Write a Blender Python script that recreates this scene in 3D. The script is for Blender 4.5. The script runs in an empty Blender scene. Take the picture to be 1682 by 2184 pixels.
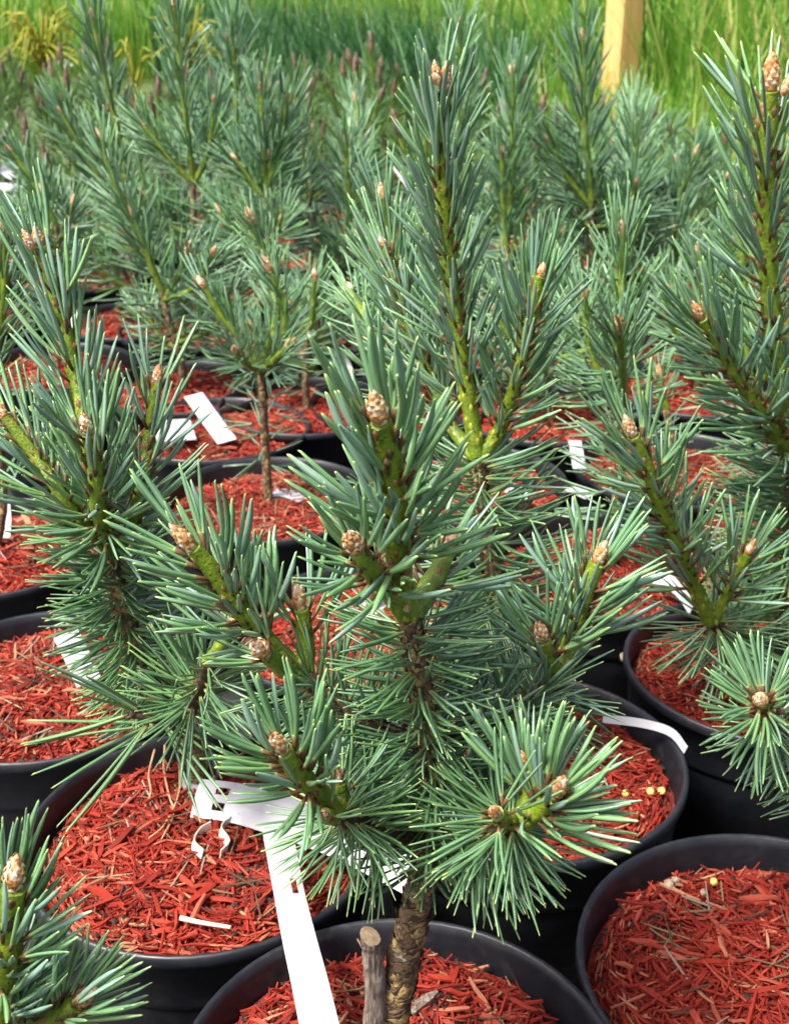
import bpy, math, random
import numpy as np
from mathutils import Matrix, Vector

# ------------------------------------------------------------------ camera, sky, sun, exposure
scene = bpy.context.scene
PITCH = math.radians(23.7); CAMZ = 0.496
cam_d = bpy.data.cameras.new('camera'); cam = bpy.data.objects.new('camera', cam_d)
scene.collection.objects.link(cam); scene.camera = cam
cam.location = (0, 0, CAMZ); cam.rotation_euler = (math.pi/2 - PITCH, 0, 0)
cam_d.sensor_fit = 'VERTICAL'; cam_d.sensor_height = 24; cam_d.sensor_width = 24*788/1024
cam_d.lens = 12/math.tan(math.radians(22.5)); cam_d.clip_start = 0.01; cam_d.clip_end = 400
cam_d.dof.use_dof = True; cam_d.dof.focus_distance = 0.41; cam_d.dof.aperture_fstop = 22

SUN_EL, SUN_AZ = math.radians(58), math.radians(-125)      # azimuth from +Y towards +X: high, behind the left shoulder
world = bpy.data.worlds.new('World'); scene.world = world; world.use_nodes = True
wn = world.node_tree.nodes; wl = world.node_tree.links
sky = wn.new('ShaderNodeTexSky'); sky.sky_type = 'NISHITA'; sky.sun_disc = False
sky.sun_elevation = SUN_EL; sky.sun_rotation = SUN_AZ; sky.air_density = 0.6; sky.dust_density = 6.0; sky.ozone_density = 1.0
bg = wn['Background']; wl.new(sky.outputs[0], bg.inputs[0]); bg.inputs[1].default_value = 0.11
sun_d = bpy.data.lights.new('sun', 'SUN'); sun = bpy.data.objects.new('sun', sun_d); scene.collection.objects.link(sun)
sun_d.energy = 3.3; sun_d.angle = math.radians(16); sun_d.color = (1, .96, .9)
sdir = Vector((math.sin(SUN_AZ)*math.cos(SUN_EL), math.cos(SUN_AZ)*math.cos(SUN_EL), math.sin(SUN_EL)))
sun.rotation_euler = (-sdir).to_track_quat('-Z', 'Y').to_euler()
vs = scene.view_settings; vs.view_transform = 'Standard'; vs.look = 'None'; vs.gamma = 1; vs.exposure = 1.42
scene.cycles.use_denoising = True; scene.cycles.max_bounces = 5; scene.cycles.diffuse_bounces = 2; scene.cycles.adaptive_threshold = .025
scene.cycles.glossy_bounces = 2; scene.cycles.transmission_bounces = 2; scene.cycles.sample_clamp_indirect = 4

# ------------------------------------------------------------------ helpers
rng = np.random.default_rng(7); random.seed(7)
C = scene.collection
FPX = 1092/math.tan(math.radians(22.5)); cP, sP = math.cos(PITCH), math.sin(PITCH)
CAM = np.array([0, 0, CAMZ])
def ray(px, py):                                  # viewing direction of a point of the photograph (measured on a 1682 wide copy)
    x = (px-841)/FPX; y = -(py-1092)/FPX
    return np.array([x, cP+y*sP, -sP+y*cP])
def P(px, py, Y): d = ray(px, py); return CAM + d*(Y/d[1])
def PZ(px, py, z): d = ray(px, py); return CAM + d*((z-CAMZ)/d[2])

def link(o, parent=None):
    C.objects.link(o)
    if parent is not None: o.parent = parent
    return o
def tag(o, label=None, cat=None, group=None, kind=None):
    if label: o['label'] = label
    if cat: o['category'] = cat
    if group: o['group'] = group
    if kind: o['kind'] = kind
    return o
def empty(name, loc):
    o = bpy.data.objects.new(name, None); o.location = loc; o.empty_display_size = .02
    return link(o)

class MB:
    """collects pieces (vertices, quads/triangles, per-corner uv, per-face random) and builds one mesh"""
    def __init__(s): s.v = []; s.q = []; s.t = []; s.quv = []; s.tuv = []; s.qr = []; s.tr = []; s.qm = []; s.tm = []; s.n = 0
    def add(s, V, Q=None, T=None, QUV=None, TUV=None, QR=0., TR=0., QM=0, TM=0):
        V = np.asarray(V, float).reshape(-1, 3)
        for (F, UV, R, M, fl, ul, rl, ml, k) in ((Q, QUV, QR, QM, s.q, s.quv, s.qr, s.qm, 4), (T, TUV, TR, TM, s.t, s.tuv, s.tr, s.tm, 3)):
            if F is None or len(F) == 0: continue
            F = np.asarray(F, int).reshape(-1, k)
            fl.append(F+s.n); ul.append(np.zeros((len(F), k, 2)) if UV is None else np.asarray(UV, float).reshape(-1, k, 2))
            rl.append(np.broadcast_to(np.asarray(R, float), (len(F),))); ml.append(np.broadcast_to(np.asarray(M, int), (len(F),)))
        s.v.append(V); s.n += len(V)
    def mesh(s, name, mats, smooth=True):
        me = bpy.data.meshes.new(name)
        V = np.concatenate(s.v) if s.v else np.zeros((0, 3))
        Q = np.concatenate(s.q) if s.q else np.zeros((0, 4), int); T = np.concatenate(s.t) if s.t else np.zeros((0, 3), int)
        me.vertices.add(len(V)); me.vertices.foreach_set('co', V.ravel())
        nl = Q.size+T.size; me.loops.add(nl); me.loops.foreach_set('vertex_index', np.concatenate([Q.ravel(), T.ravel()]))
        me.polygons.add(len(Q)+len(T))
        ls = np.concatenate([np.arange(len(Q))*4, Q.size+np.arange(len(T))*3]); me.polygons.foreach_set('loop_start', ls)
        uv = np.concatenate([np.concatenate(s.quv).reshape(-1, 2) if s.q else np.zeros((0, 2)), np.concatenate(s.tuv).reshape(-1, 2) if s.t else np.zeros((0, 2))])
        ul = me.uv_layers.new(name='uv'); ul.data.foreach_set('uv', uv.ravel())
        rn = np.concatenate([np.concatenate(s.qr) if s.q else np.zeros(0), np.concatenate(s.tr) if s.t else np.zeros(0)])
        at = me.attributes.new('rnd', 'FLOAT', 'FACE'); at.data.foreach_set('value', rn.astype(np.float32))
        mi = np.concatenate([np.concatenate(s.qm) if s.q else np.zeros(0, int), np.concatenate(s.tm) if s.t else np.zeros(0, int)])
        for m in mats: me.materials.append(m)
        me.polygons.foreach_set('material_index', mi.astype(np.int32))
        me.polygons.foreach_set('use_smooth', np.full(len(mi), smooth))
        me.update(calc_edges=True)
        return me
    def build(s, name, mats, parent=None, smooth=True):
        if not isinstance(mats, (list, tuple)): mats = [mats]
        return link(bpy.data.objects.new(name, s.mesh(name, mats, smooth)), parent)

def catmull(pts, n=8):
    p = np.asarray(pts, float)
    if len(p) == 2: return p[0]+(p[1]-p[0])*np.linspace(0, 1, n+1)[:, None]
    e = np.vstack([2*p[0]-p[1], p, 2*p[-1]-p[-2]]); out = []
    for i in range(len(p)-1):
        a, b, c, d = e[i:i+4]
        for t in np.arange(n)/n:
            out.append(.5*((2*b)+(c-a)*t+(2*a-5*b+4*c-d)*t*t+(3*b-a-3*c+d)*t**3))
    out.append(p[-1]); return np.array(out)
def unit(v): v = np.asarray(v, float); return v/np.maximum(np.linalg.norm(v, axis=-1, keepdims=True), 1e-12)
def frames(C_):
    T = unit(np.gradient(C_, axis=0)); ref = np.array([0, 0, 1.]) if abs(T[0][2]) < .8 else np.array([0, 1., 0])
    N = [unit(np.cross(T[0], ref))]
    for i in range(1, len(T)): N.append(unit(N[-1]-T[i]*np.dot(N[-1], T[i])))
    N = np.array(N); return T, N, np.cross(T, N)
def tube(mb, C_, R, sides=8, rnd=0., mat=0, disp=None, cap=True):
    C_ = np.asarray(C_, float); n = len(C_); R = np.broadcast_to(np.asarray(R, float), (n,))
    T, N, B = frames(C_); a = np.arange(sides)/sides*2*math.pi
    rr = R[:, None]*np.ones(sides)[None]
    if disp is not None: rr = rr*disp
    V = C_[:, None]+(N[:, None]*np.cos(a)[None, :, None]+B[:, None]*np.sin(a)[None, :, None])*rr[..., None]
    V = V.reshape(-1, 3); s = np.concatenate([[0], np.cumsum(np.linalg.norm(np.diff(C_, axis=0), axis=1))])
    i, j = np.meshgrid(np.arange(n-1), np.arange(sides), indexing='ij'); i = i.ravel(); j = j.ravel(); j2 = (j+1) % sides
    Q = np.stack([i*sides+j, i*sides+j2, (i+1)*sides+j2, (i+1)*sides+j], 1)
    UV = np.stack([np.stack([j/sides, s[i]], 1), np.stack([(j+1)/sides, s[i]], 1), np.stack([(j+1)/sides, s[i+1]], 1), np.stack([j/sides, s[i+1]], 1)], 1)
    mb.add(V, Q, None, UV, None, rnd, 0, mat)
    if cap:
        V2 = np.vstack([V[-sides:], C_[-1]+T[-1]*R[-1]*.3]); Tn = [(k, (k+1) % sides, sides) for k in range(sides)]
        mb.add(V2, None, Tn, None, np.zeros((sides, 3, 2))+[[.5, s[-1]]], 0, rnd, 0, mat)

# ------------------------------------------------------------------ materials
def mat(name):
    m = bpy.data.materials.new(name); m.use_nodes = True; nt = m.node_tree
    return m, nt.nodes, nt.links, nt.nodes['Principled BSDF']
def ramp(n, l, fac, stops, interp='LINEAR'):
    r = n.new('ShaderNodeValToRGB'); cr = r.color_ramp; cr.interpolation = interp
    while len(cr.elements) < len(stops): cr.elements.new(.5)
    for e, (p, c) in zip(cr.elements, stops): e.position = p; e.color = (*c, 1)
    l.new(fac, r.inputs[0]); return r.outputs[0]
def mixc(n, l, fac, a, b, mode='MIX'):
    m = n.new('ShaderNodeMix'); m.data_type = 'RGBA'; m.blend_type = mode
    for v, s in ((fac, 0), (a, 6), (b, 7)):
        if hasattr(v, 'links'): l.new(v, m.inputs[s])
        elif s == 0: m.inputs[0].default_value = v
        else: m.inputs[s].default_value = (*v, 1)
    return m.outputs[2]
def math_(n, l, op, a, b=0.):
    m = n.new('ShaderNodeMath'); m.operation = op
    for i, v in enumerate((a, b)):
        if hasattr(v, 'links'): l.new(v, m.inputs[i])
        else: m.inputs[i].default_value = v
    return m.outputs[0]
def noise(n, l, scale, detail=3, vec=None, rough=.55):
    t = n.new('ShaderNodeTexNoise'); t.inputs['Scale'].default_value = scale; t.inputs['Detail'].default_value = detail; t.inputs['Roughness'].default_value = rough
    if vec is None:
        tc = n.new('ShaderNodeTexCoord'); vec = tc.outputs['Object']
    l.new(vec, t.inputs['Vector']); return t
def bump(n, l, bsdf, h, strength, dist):
    b = n.new('ShaderNodeBump'); b.inputs['Strength'].default_value = strength; b.inputs['Distance'].default_value = dist
    l.new(h, b.inputs['Height']); l.new(b.outputs[0], bsdf.inputs['Normal'])
def rndnode(n, l):
    a = n.new('ShaderNodeAttribute'); a.attribute_name = 'rnd'; o = n.new('ShaderNodeObjectInfo')
    return math_(n, l, 'FRACT', math_(n, l, 'ADD', a.outputs['Fac'], o.outputs['Random']))
def uvxy(n, l):
    t = n.new('ShaderNodeTexCoord'); s = n.new('ShaderNodeSeparateXYZ'); l.new(t.outputs['UV'], s.inputs[0])
    return t.outputs['UV'], s.outputs[0], s.outputs[1]

def needle_mat(name, green, blue, pale, tipc, rough=.40):
    m, n, l, b = mat(name); uv, u, v = uvxy(n, l); r = rndnode(n, l)
    g2 = tuple(c*.8 for c in green); g3 = (green[0]*1.5, green[1]*1.25, green[2]*.9)
    gcol = ramp(n, l, r, [(0, g2), (.55, green), (1, g3)])
    bcol = ramp(n, l, r, [(0, blue), (.6, tuple(c*.78 for c in blue)), (1, tuple((a+b_)/2 for a, b_ in zip(green, blue)))])
    side = math_(n, l, 'GREATER_THAN', u, .5)
    base = mixc(n, l, side, gcol, bcol)
    st = math_(n, l, 'SINE', math_(n, l, 'MULTIPLY', u, 75.)); st = math_(n, l, 'MULTIPLY', math_(n, l, 'GREATER_THAN', st, .35), .38)
    base = mixc(n, l, st, base, pale)
    along = ramp(n, l, v, [(0, (.6,)*3), (.10, (.22,)*3), (.2, (0,)*3), (.93, (0,)*3), (.98, (.5,)*3), (1, (.75,)*3)])
    base = mixc(n, l, along, base, tipc)
    oi = n.new('ShaderNodeObjectInfo'); base = mixc(n, l, 1., base, ramp(n, l, oi.outputs['Random'], [(0, (.62, .66, .62)), (.5, (.95, .95, .95)), (1, (1.3, 1.22, 1.12))]), 'MULTIPLY')
    l.new(base, b.inputs['Base Color']); b.inputs['Roughness'].default_value = rough; b.inputs['Specular IOR Level'].default_value = .8
    return m
M_NEEDLE = needle_mat('needle', (.075, .220, .058), (.180, .340, .250), (.48, .62, .53), (.32, .47, .14), .30)
M_NEEDLE_OLD = needle_mat('needle_old', (.055, .170, .045), (.125, .250, .170), (.30, .43, .30), (.36, .43, .12))
M_NEEDLE_FAR = needle_mat('needle_far', (.070, .215, .050), (.150, .315, .185), (.34, .47, .37), (.26, .44, .16))
M_NEEDLE_DARK = needle_mat('needle_dark', (.07, .19, .03), (.09, .21, .05), (.18, .30, .12), (.16, .28, .05))

def sheath_mat():
    m, n, l, b = mat('needle_sheath'); uv, u, v = uvxy(n, l); nz = noise(n, l, 900, 2)
    f = math_(n, l, 'ADD', v, math_(n, l, 'MULTIPLY', math_(n, l, 'SUBTRACT', nz.outputs[0], .5), .5))
    c = ramp(n, l, f, [(0, (.03, .013, .005)), (.5, (.10, .045, .016)), (.85, (.17, .10, .04)), (1., (.34, .33, .22))])
    l.new(c, b.inputs['Base Color']); b.inputs['Roughness'].default_value = .65; return m
M_SHEATH = sheath_mat()
def stem_mat():
    m, n, l, b = mat('green_shoot_bark'); nz = noise(n, l, 260, 3); nz2 = noise(n, l, 900, 2)
    c = ramp(n, l, nz.outputs[0], [(.3, (.07, .13, .006)), (.55, (.14, .21, .010)), (.75, (.26, .29, .025))])
    f = ramp(n, l, nz2.outputs[0], [(.60, (0,)*3), (.68, (1,)*3)])
    c = mixc(n, l, f, c, (.07, .032, .01))
    l.new(c, b.inputs['Base Color']); b.inputs['Roughness'].default_value = .45
    bump(n, l, b, nz2.outputs[0], .5, .001); return m
M_STEM = stem_mat()
def scar_mat():
    m, n, l, b = mat('leaf_scar'); nz = noise(n, l, 500, 2)
    c = ramp(n, l, nz.outputs[0], [(.35, (.20, .23, .016)), (.7, (.36, .34, .045))]); l.new(c, b.inputs['Base Color']); b.inputs['Roughness'].default_value = .5; return m
M_SCAR = scar_mat()
def oldbark_mat():
    m, n, l, b = mat('old_branch_bark'); nz = noise(n, l, 420, 4)
    c = ramp(n, l, nz.outputs[0], [(.3, (.012, .008, .005)), (.55, (.055, .034, .018)), (.75, (.17, .11, .06))])
    l.new(c, b.inputs['Base Color']); b.inputs['Roughness'].default_value = .85; bump(n, l, b, nz.outputs[0], .8, .0015); return m
M_OLD = oldbark_mat()
def trunk_mat():
    m, n, l, b = mat('trunk_bark'); uv, u, v = uvxy(n, l)
    mp = n.new('ShaderNodeMapping'); mp.inputs['Scale'].default_value = (5.5, 240, 1)
    dn = noise(n, l, 160, 2); vm = n.new('ShaderNodeVectorMath'); vm.operation = 'MULTIPLY_ADD'; l.new(dn.outputs[1], vm.inputs[0]); vm.inputs[1].default_value = (.34, .013, 0); l.new(uv, vm.inputs[2]); l.new(vm.outputs[0], mp.inputs[0])
    vo = n.new('ShaderNodeTexVoronoi'); vo.feature = 'DISTANCE_TO_EDGE'; vo.inputs['Scale'].default_value = 1; l.new(mp.outputs[0], vo.inputs[0])
    vc = n.new('ShaderNodeTexVoronoi'); vc.inputs['Scale'].default_value = 1; l.new(mp.outputs[0], vc.inputs[0])
    sp = n.new('ShaderNodeSeparateColor'); l.new(vc.outputs['Color'], sp.inputs[0])
    nz = noise(n, l, 380, 4)
    c = ramp(n, l, sp.outputs[0], [(0, (.09, .05, .025)), (.35, (.17, .10, .045)), (.6, (.34, .22, .075)), (.85, (.42, .30, .11)), (1, (.22, .19, .15))])
    c = mixc(n, l, ramp(n, l, nz.outputs[0], [(.4, (0,)*3), (.65, (.75,)*3)]), c, (.06, .04, .025))
    e = ramp(n, l, vo.outputs['Distance'], [(0, (.85,)*3), (.06, (0,)*3)])
    c = mixc(n, l, e, c, (.015, .011, .008))
    l.new(c, b.inputs['Base Color']); b.inputs['Roughness'].default_value = .85
    hh = math_(n, l, 'ADD', math_(n, l, 'MINIMUM', vo.outputs['Distance'], .2), math_(n, l, 'MULTIPLY', nz.outputs[0], .2))
    bump(n, l, b, hh, .9, .003); return m
M_TRUNK = trunk_mat()
def flake_mat():
    m, n, l, b = mat('bark_flake'); r = rndnode(n, l)
    c = ramp(n, l, r, [(0, (.035, .024, .016)), (.4, (.10, .06, .03)), (.7, (.22, .15, .07)), (1, (.26, .23, .19))]); l.new(c, b.inputs['Base Color']); b.inputs['Roughness'].default_value = .9; return m
M_FLAKE = flake_mat()
def bract_mat():
    m, n, l, b = mat('brown_bract'); r = rndnode(n, l); c = ramp(n, l, r, [(0, (.035, .014, .005)), (.5, (.10, .04, .012)), (1, (.24, .11, .035))]); l.new(c, b.inputs['Base Color']); b.inputs['Roughness'].default_value = .6; return m
M_BRACT = bract_mat()
def bud_mat(name, cols):
    m, n, l, b = mat(name); r = rndnode(n, l); nz = noise(n, l, 420, 3)
    f = math_(n, l, 'ADD', math_(n, l, 'MULTIPLY', r, .55), math_(n, l, 'MULTIPLY', nz.outputs[0], .5))
    c = ramp(n, l, f, cols); l.new(c, b.inputs['Base Color']); b.inputs['Roughness'].default_value = .38; bump(n, l, b, nz.outputs[0], .4, .0008); return m
M_BUD = bud_mat('bud_scales', [(.15, (.20, .07, .02)), (.36, (.48, .20, .055)), (.52, (.58, .31, .12)), (.66, (.66, .44, .27)), (.8, (.76, .66, .56))])
M_BUD_DARK = bud_mat('bud_scales_brown', [(.2, (.05, .03, .02)), (.5, (.12, .065, .04)), (.85, (.26, .17, .12))])
def pot_mat():
    m, n, l, b = mat('black_plastic'); nz = noise(n, l, 90, 4); nz2 = noise(n, l, 14, 3)
    c = ramp(n, l, nz2.outputs[0], [(.3, (.007, .008, .011)), (.7, (.015, .0165, .021))]); l.new(c, b.inputs['Base Color'])
    nz3 = noise(n, l, 240, 5); d = math_(n, l, 'MULTIPLY', ramp(n, l, nz2.outputs[0], [(.45, (0,)*3), (.7, (.8,)*3)]), ramp(n, l, nz3.outputs[0], [(.5, (0,)*3), (.72, (1,)*3)]))
    c2 = mixc(n, l, d, c, (.075, .062, .052)); l.new(c2, b.inputs['Base Color'])
    rr = ramp(n, l, nz.outputs[0], [(.3, (.30,)*3), (.7, (.55,)*3)]); l.new(rr, b.inputs['Roughness']); b.inputs['Specular IOR Level'].default_value = .5; bump(n, l, b, nz.outputs[0], .08, .001); return m
M_POT = pot_mat()
CHIPC = [(0, (.04, .005, .003)), (.16, (.13, .009, .005)), (.42, (.22, .016, .007)), (.68, (.29, .027, .012)), (.84, (.36, .075, .042)), (.94, (.42, .16, .09)), (1, (.38, .26, .13))]
def chip_mat():
    m, n, l, b = mat('red_wood_chip'); r = rndnode(n, l); tc = n.new('ShaderNodeTexCoord')
    mp = n.new('ShaderNodeMapping'); mp.inputs['Scale'].default_value = (1, 9, 9); l.new(tc.outputs['UV'], mp.inputs[0])
    nz = noise(n, l, 3, 3, mp.outputs[0]); c = ramp(n, l, r, CHIPC)
    c = mixc(n, l, math_(n, l, 'MULTIPLY', nz.outputs[0], .5), c, (.30, .018, .005)); l.new(c, b.inputs['Base Color'])
    b.inputs['Roughness'].default_value = .72; b.inputs['Specular IOR Level'].default_value = .3; bump(n, l, b, nz.outputs[0], .5, .0008); return m
M_CHIP = chip_mat()
def mulch_mat():
    m, n, l, b = mat('red_mulch_fines'); nz = noise(n, l, 330, 5); nz2 = noise(n, l, 26, 3)
    c = ramp(n, l, nz.outputs[0], [(.3, (.08, .007, .004)), (.5, (.19, .014, .007)), (.7, (.30, .032, .015))])
    s = ramp(n, l, nz2.outputs[0], [(.60, (0,)*3), (.70, (.8,)*3)]); c = mixc(n, l, s, c, (.035, .018, .010))
    l.new(c, b.inputs['Base Color']); b.inputs['Roughness'].default_value = .9; bump(n, l, b, nz.outputs[0], 1, .004); return m
M_MULCH = mulch_mat()
def simple(name, col, rough, nscale=None, col2=None, spec=.5):
    m, n, l, b = mat(name); b.inputs['Roughness'].default_value = rough; b.inputs['Specular IOR Level'].default_value = spec
    if nscale:
        nz = noise(n, l, nscale, 4); c = ramp(n, l, nz.outputs[0], [(.35, col), (.65, col2)]); l.new(c, b.inputs['Base Color']); bump(n, l, b, nz.outputs[0], .3, .001)
    else: b.inputs['Base Color'].default_value = (*col, 1)
    return m
def label_mat():
    m, n, l, b = mat('white_plastic'); nz = noise(n, l, 45, 4); n2 = noise(n, l, 420, 2); c = ramp(n, l, nz.outputs[0], [(.35, (.38, .38, .405)), (.6, (.45, .45, .475))])
    c = mixc(n, l, ramp(n, l, n2.outputs[0], [(.70, (0,)*3), (.76, (.7,)*3)]), c, (.20, .12, .08)); l.new(c, b.inputs['Base Color']); b.inputs['Roughness'].default_value = .42; return m
M_LABEL = label_mat()
M_CREAM = simple('cream_curl', (.62, .48, .36), .6, 200, (.75, .66, .55))
M_PELLET = simple('yellow_pellet', (.62, .46, .08), .4, 300, (.72, .58, .16))
M_PERLITE = simple('pale_grain', (.42, .34, .24), .9, 500, (.2, .14, .09))
def dead_mat():
    m, n, l, b = mat('grey_deadwood'); tc = n.new('ShaderNodeTexCoord'); mp = n.new('ShaderNodeMapping'); mp.inputs['Scale'].default_value = (900, 900, 110); l.new(tc.outputs['Object'], mp.inputs[0]); nz = noise(n, l, 1, 5, mp.outputs[0]); nz2 = noise(n, l, 200, 3)
    c = ramp(n, l, nz.outputs[0], [(.32, (.035, .025, .018)), (.5, (.17, .13, .10)), (.7, (.34, .29, .24))]); c = mixc(n, l, ramp(n, l, nz2.outputs[0], [(.5, (0,)*3), (.65, (.6,)*3)]), c, (.11, .075, .05)); l.new(c, b.inputs['Base Color']); b.inputs['Roughness'].default_value = .9; bump(n, l, b, nz.outputs[0], 1., .0015); return m
M_DEADWOOD = dead_mat()
M_CUT = simple('cut_wood', (.22, .15, .085), .85, 420, (.36, .28, .18))
M_ROOT = simple('dry_root', (.42, .20, .09), .8, 200, (.56, .34, .18))
M_SOIL = simple('peat', (.012, .008, .006), .95, 400, (.055, .032, .02))
def fabric_mat():
    m, n, l, b = mat('woven_ground_fabric'); tc = n.new('ShaderNodeTexCoord')
    w = n.new('ShaderNodeTexWave'); w.inputs['Scale'].default_value = 170; l.new(tc.outputs['Object'], w.inputs[0])
    w2 = n.new('ShaderNodeTexWave'); w2.bands_direction = 'Y'; w2.inputs['Scale'].default_value = 170; l.new(tc.outputs['Object'], w2.inputs[0])
    nz = noise(n, l, 60, 4)
    c = ramp(n, l, nz.outputs[0], [(.4, (.008, .008, .010)), (.75, (.022, .020, .020))]); l.new(c, b.inputs['Base Color'])
    b.inputs['Roughness'].default_value = .7; bump(n, l, b, math_(n, l, 'MULTIPLY', w.outputs[1], w2.outputs[1]), .5, .002); return m
M_FABRIC = fabric_mat()
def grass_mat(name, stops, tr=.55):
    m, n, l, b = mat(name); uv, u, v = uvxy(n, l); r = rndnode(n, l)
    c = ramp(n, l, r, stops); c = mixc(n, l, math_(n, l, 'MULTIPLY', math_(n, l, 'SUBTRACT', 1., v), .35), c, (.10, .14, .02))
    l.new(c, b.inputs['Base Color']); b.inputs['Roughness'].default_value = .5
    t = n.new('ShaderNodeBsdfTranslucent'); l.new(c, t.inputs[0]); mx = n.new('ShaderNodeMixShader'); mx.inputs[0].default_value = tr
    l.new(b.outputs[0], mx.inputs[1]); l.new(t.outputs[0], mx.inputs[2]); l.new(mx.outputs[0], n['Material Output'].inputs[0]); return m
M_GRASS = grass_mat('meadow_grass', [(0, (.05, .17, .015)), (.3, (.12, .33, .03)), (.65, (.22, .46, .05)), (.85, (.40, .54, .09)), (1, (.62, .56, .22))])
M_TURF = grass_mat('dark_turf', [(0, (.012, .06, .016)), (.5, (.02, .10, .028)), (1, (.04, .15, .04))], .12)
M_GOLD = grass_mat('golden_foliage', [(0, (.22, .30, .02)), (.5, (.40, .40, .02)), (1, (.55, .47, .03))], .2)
M_GROUND = simple('meadow_soil', (.04, .07, .015), .95, 3, (.07, .11, .02))
def wood_mat():
    m, n, l, b = mat('pale_timber'); tc = n.new('ShaderNodeTexCoord'); mp = n.new('ShaderNodeMapping'); mp.inputs['Scale'].default_value = (60, 60, 3); l.new(tc.outputs['Object'], mp.inputs[0])
    nz = noise(n, l, 1, 4, mp.outputs[0]); c = ramp(n, l, nz.outputs[0], [(.3, (.48, .27, .08)), (.7, (.66, .42, .15))]); l.new(c, b.inputs['Base Color']); b.inputs['Roughness'].default_value = .7; return m
M_TIMBER = wood_mat()

# ------------------------------------------------------------------ the setting: ground, fabric, meadow
def sheet(name, x0, x1, y0, y1, z, m, rot=0, org=(0, 0)):
    mb = MB(); c, s = math.cos(rot), math.sin(rot)
    V = [(org[0]+x*c-y*s, org[1]+x*s+y*c, z) for x, y in ((x0, y0), (x1, y0), (x1, y1), (x0, y1))]
    mb.add(V, [(0, 1, 2, 3)], None, [[(0, 0), (1, 0), (1, 1), (0, 1)]]); return mb.build(name, m)
tag(sheet('ground', -120, 120, -20, 200, -.006, M_GROUND), kind='structure', label='green meadow ground under the tall grass')
UD = unit(np.array([.154, .058])); WD = unit(np.array([-.091, .1435]))
BEDROT = math.atan2(.058, .154)
tag(sheet('ground_fabric', -6, 1.28, -3, 3.6, 0, M_FABRIC, BEDROT, (0, .3)), kind='structure', label='black woven fabric under the pots')

# ------------------------------------------------------------------ pots and mulch
POTH = .131
def pot_mesh(seg=56):
    prof = [(.0, .006), (.052, .006), (.056, .0), (.0585, .002), (.0725, .094), (.0735, .0965), (.0765, .098), (.0772, .101), (.0792, .1235), (.0815, .1245), (.0822, .1265), (.0820, .1300), (.0808, .1312), (.0792, .1302), (.0784, .126), (.0762, .102), (.0745, .092), (.0600, .012), (.0, .010)]
    mb = MB(); a = np.arange(seg)/seg*2*math.pi; pr = np.array(prof)
    V = np.stack([np.outer(pr[:, 0], np.cos(a)), np.outer(pr[:, 0], np.sin(a)), np.repeat(pr[:, 1][:, None], seg, 1)], -1).reshape(-1, 3)
    i, j = np.meshgrid(np.arange(len(prof)-1), np.arange(seg), indexing='ij'); i = i.ravel(); j = j.ravel(); j2 = (j+1) % seg
    mb.add(V, np.stack([i*seg+j, i*seg+j2, (i+1)*seg+j2, (i+1)*seg+j], 1)); me = mb.mesh('plastic_pot', [M_POT])
    return me
POT = pot_mesh()
MZ = .1185; MR = .0768
def mulch_h(x, y, k):
    r = np.hypot(x, y)/MR
    return MZ + .006*(1-r**2) - .006*np.clip(r-.82, 0, 1)/.18 + .0022*np.sin(55*x+k*1.7)*np.cos(48*y+k) + .0014*np.sin(140*x+k)*np.sin(120*y-k*2)
def chip_template(L, w, t, seed):
    r = np.random.default_rng(seed); xs = np.array([-.5, -.18, .2, .5])*L; ws = w*np.array([r.uniform(.15, .7), r.uniform(.8, 1), r.uniform(.7, 1), r.uniform(.1, .6)])*.5
    bz = r.normal(0, L*.02, 4); by = r.normal(0, w*.12, 4); V = []
    for x, h, z, y in zip(xs, ws, bz, by): V += [(x, y-h, z), (x, y+h, z), (x, y+h*.85, z+t), (x, y-h*.85, z+t)]
    Q = []; UV = []
    for i in range(3):
        for a, b_ in ((0, 1), (1, 2), (2, 3), (3, 0)):
            Q.append((i*4+a, i*4+b_, i*4+4+b_, i*4+4+a)); UV.append([(i/3, a/4), (i/3, (a+1)/4), ((i+1)/3, (a+1)/4), ((i+1)/3, a/4)])
    Q += [(3, 2, 1, 0), (12, 13, 14, 15)]; UV += [[(0, 0)]*4]*2
    Q = [q[::-1] for q in Q]; UV = [u[::-1] for u in UV]
    return np.array(V), np.array(Q), np.array(UV)
CHIPS = [chip_template(L, w, t, 100+i) for i, (L, w, t) in enumerate([(.016, .0014, .0007), (.012, .0017, .0008), (.020, .0015, .0007), (.009, .0013, .0007), (.014, .0022, .0009), (.007, .0014, .0007), (.018, .0010, .0006), (.010, .0020, .0008)])]
FALLEN = chip_template(.024, .0009, .0006, 77)
BIGCHIPS = []
for i, (L, w, t) in enumerate([(.022, .0030, .0012), (.028, .0034, .0014), (.018, .0044, .0014), (.024, .0056, .0018), (.016, .0026, .0012), (.032, .0024, .0012), (.020, .0036, .0012), (.026, .0020, .001)]):
    V, Q, UV = chip_template(L, w, t, 300+i); mb = MB(); mb.add(V, Q, None, UV, None, i/8); BIGCHIPS.append(mb.mesh('wood_chip', [M_CHIP], False))
def rotmats(yaw, pit, rol):
    cy, sy, cp, sp, cr, sr = np.cos(yaw), np.sin(yaw), np.cos(pit), np.sin(pit), np.cos(rol), np.sin(rol)
    o = np.zeros_like(cy); i_ = np.ones_like(cy)
    Rz = np.stack([np.stack([cy, -sy, o], -1), np.stack([sy, cy, o], -1), np.stack([o, o, i_], -1)], -2)
    Ry = np.stack([np.stack([cp, o, sp], -1), np.stack([o, i_, o], -1), np.stack([-sp, o, cp], -1)], -2)
    Rx = np.stack([np.stack([i_, o, o], -1), np.stack([o, cr, -sr], -1), np.stack([o, sr, cr], -1)], -2)
    return Rz@Ry@Rx
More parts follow.
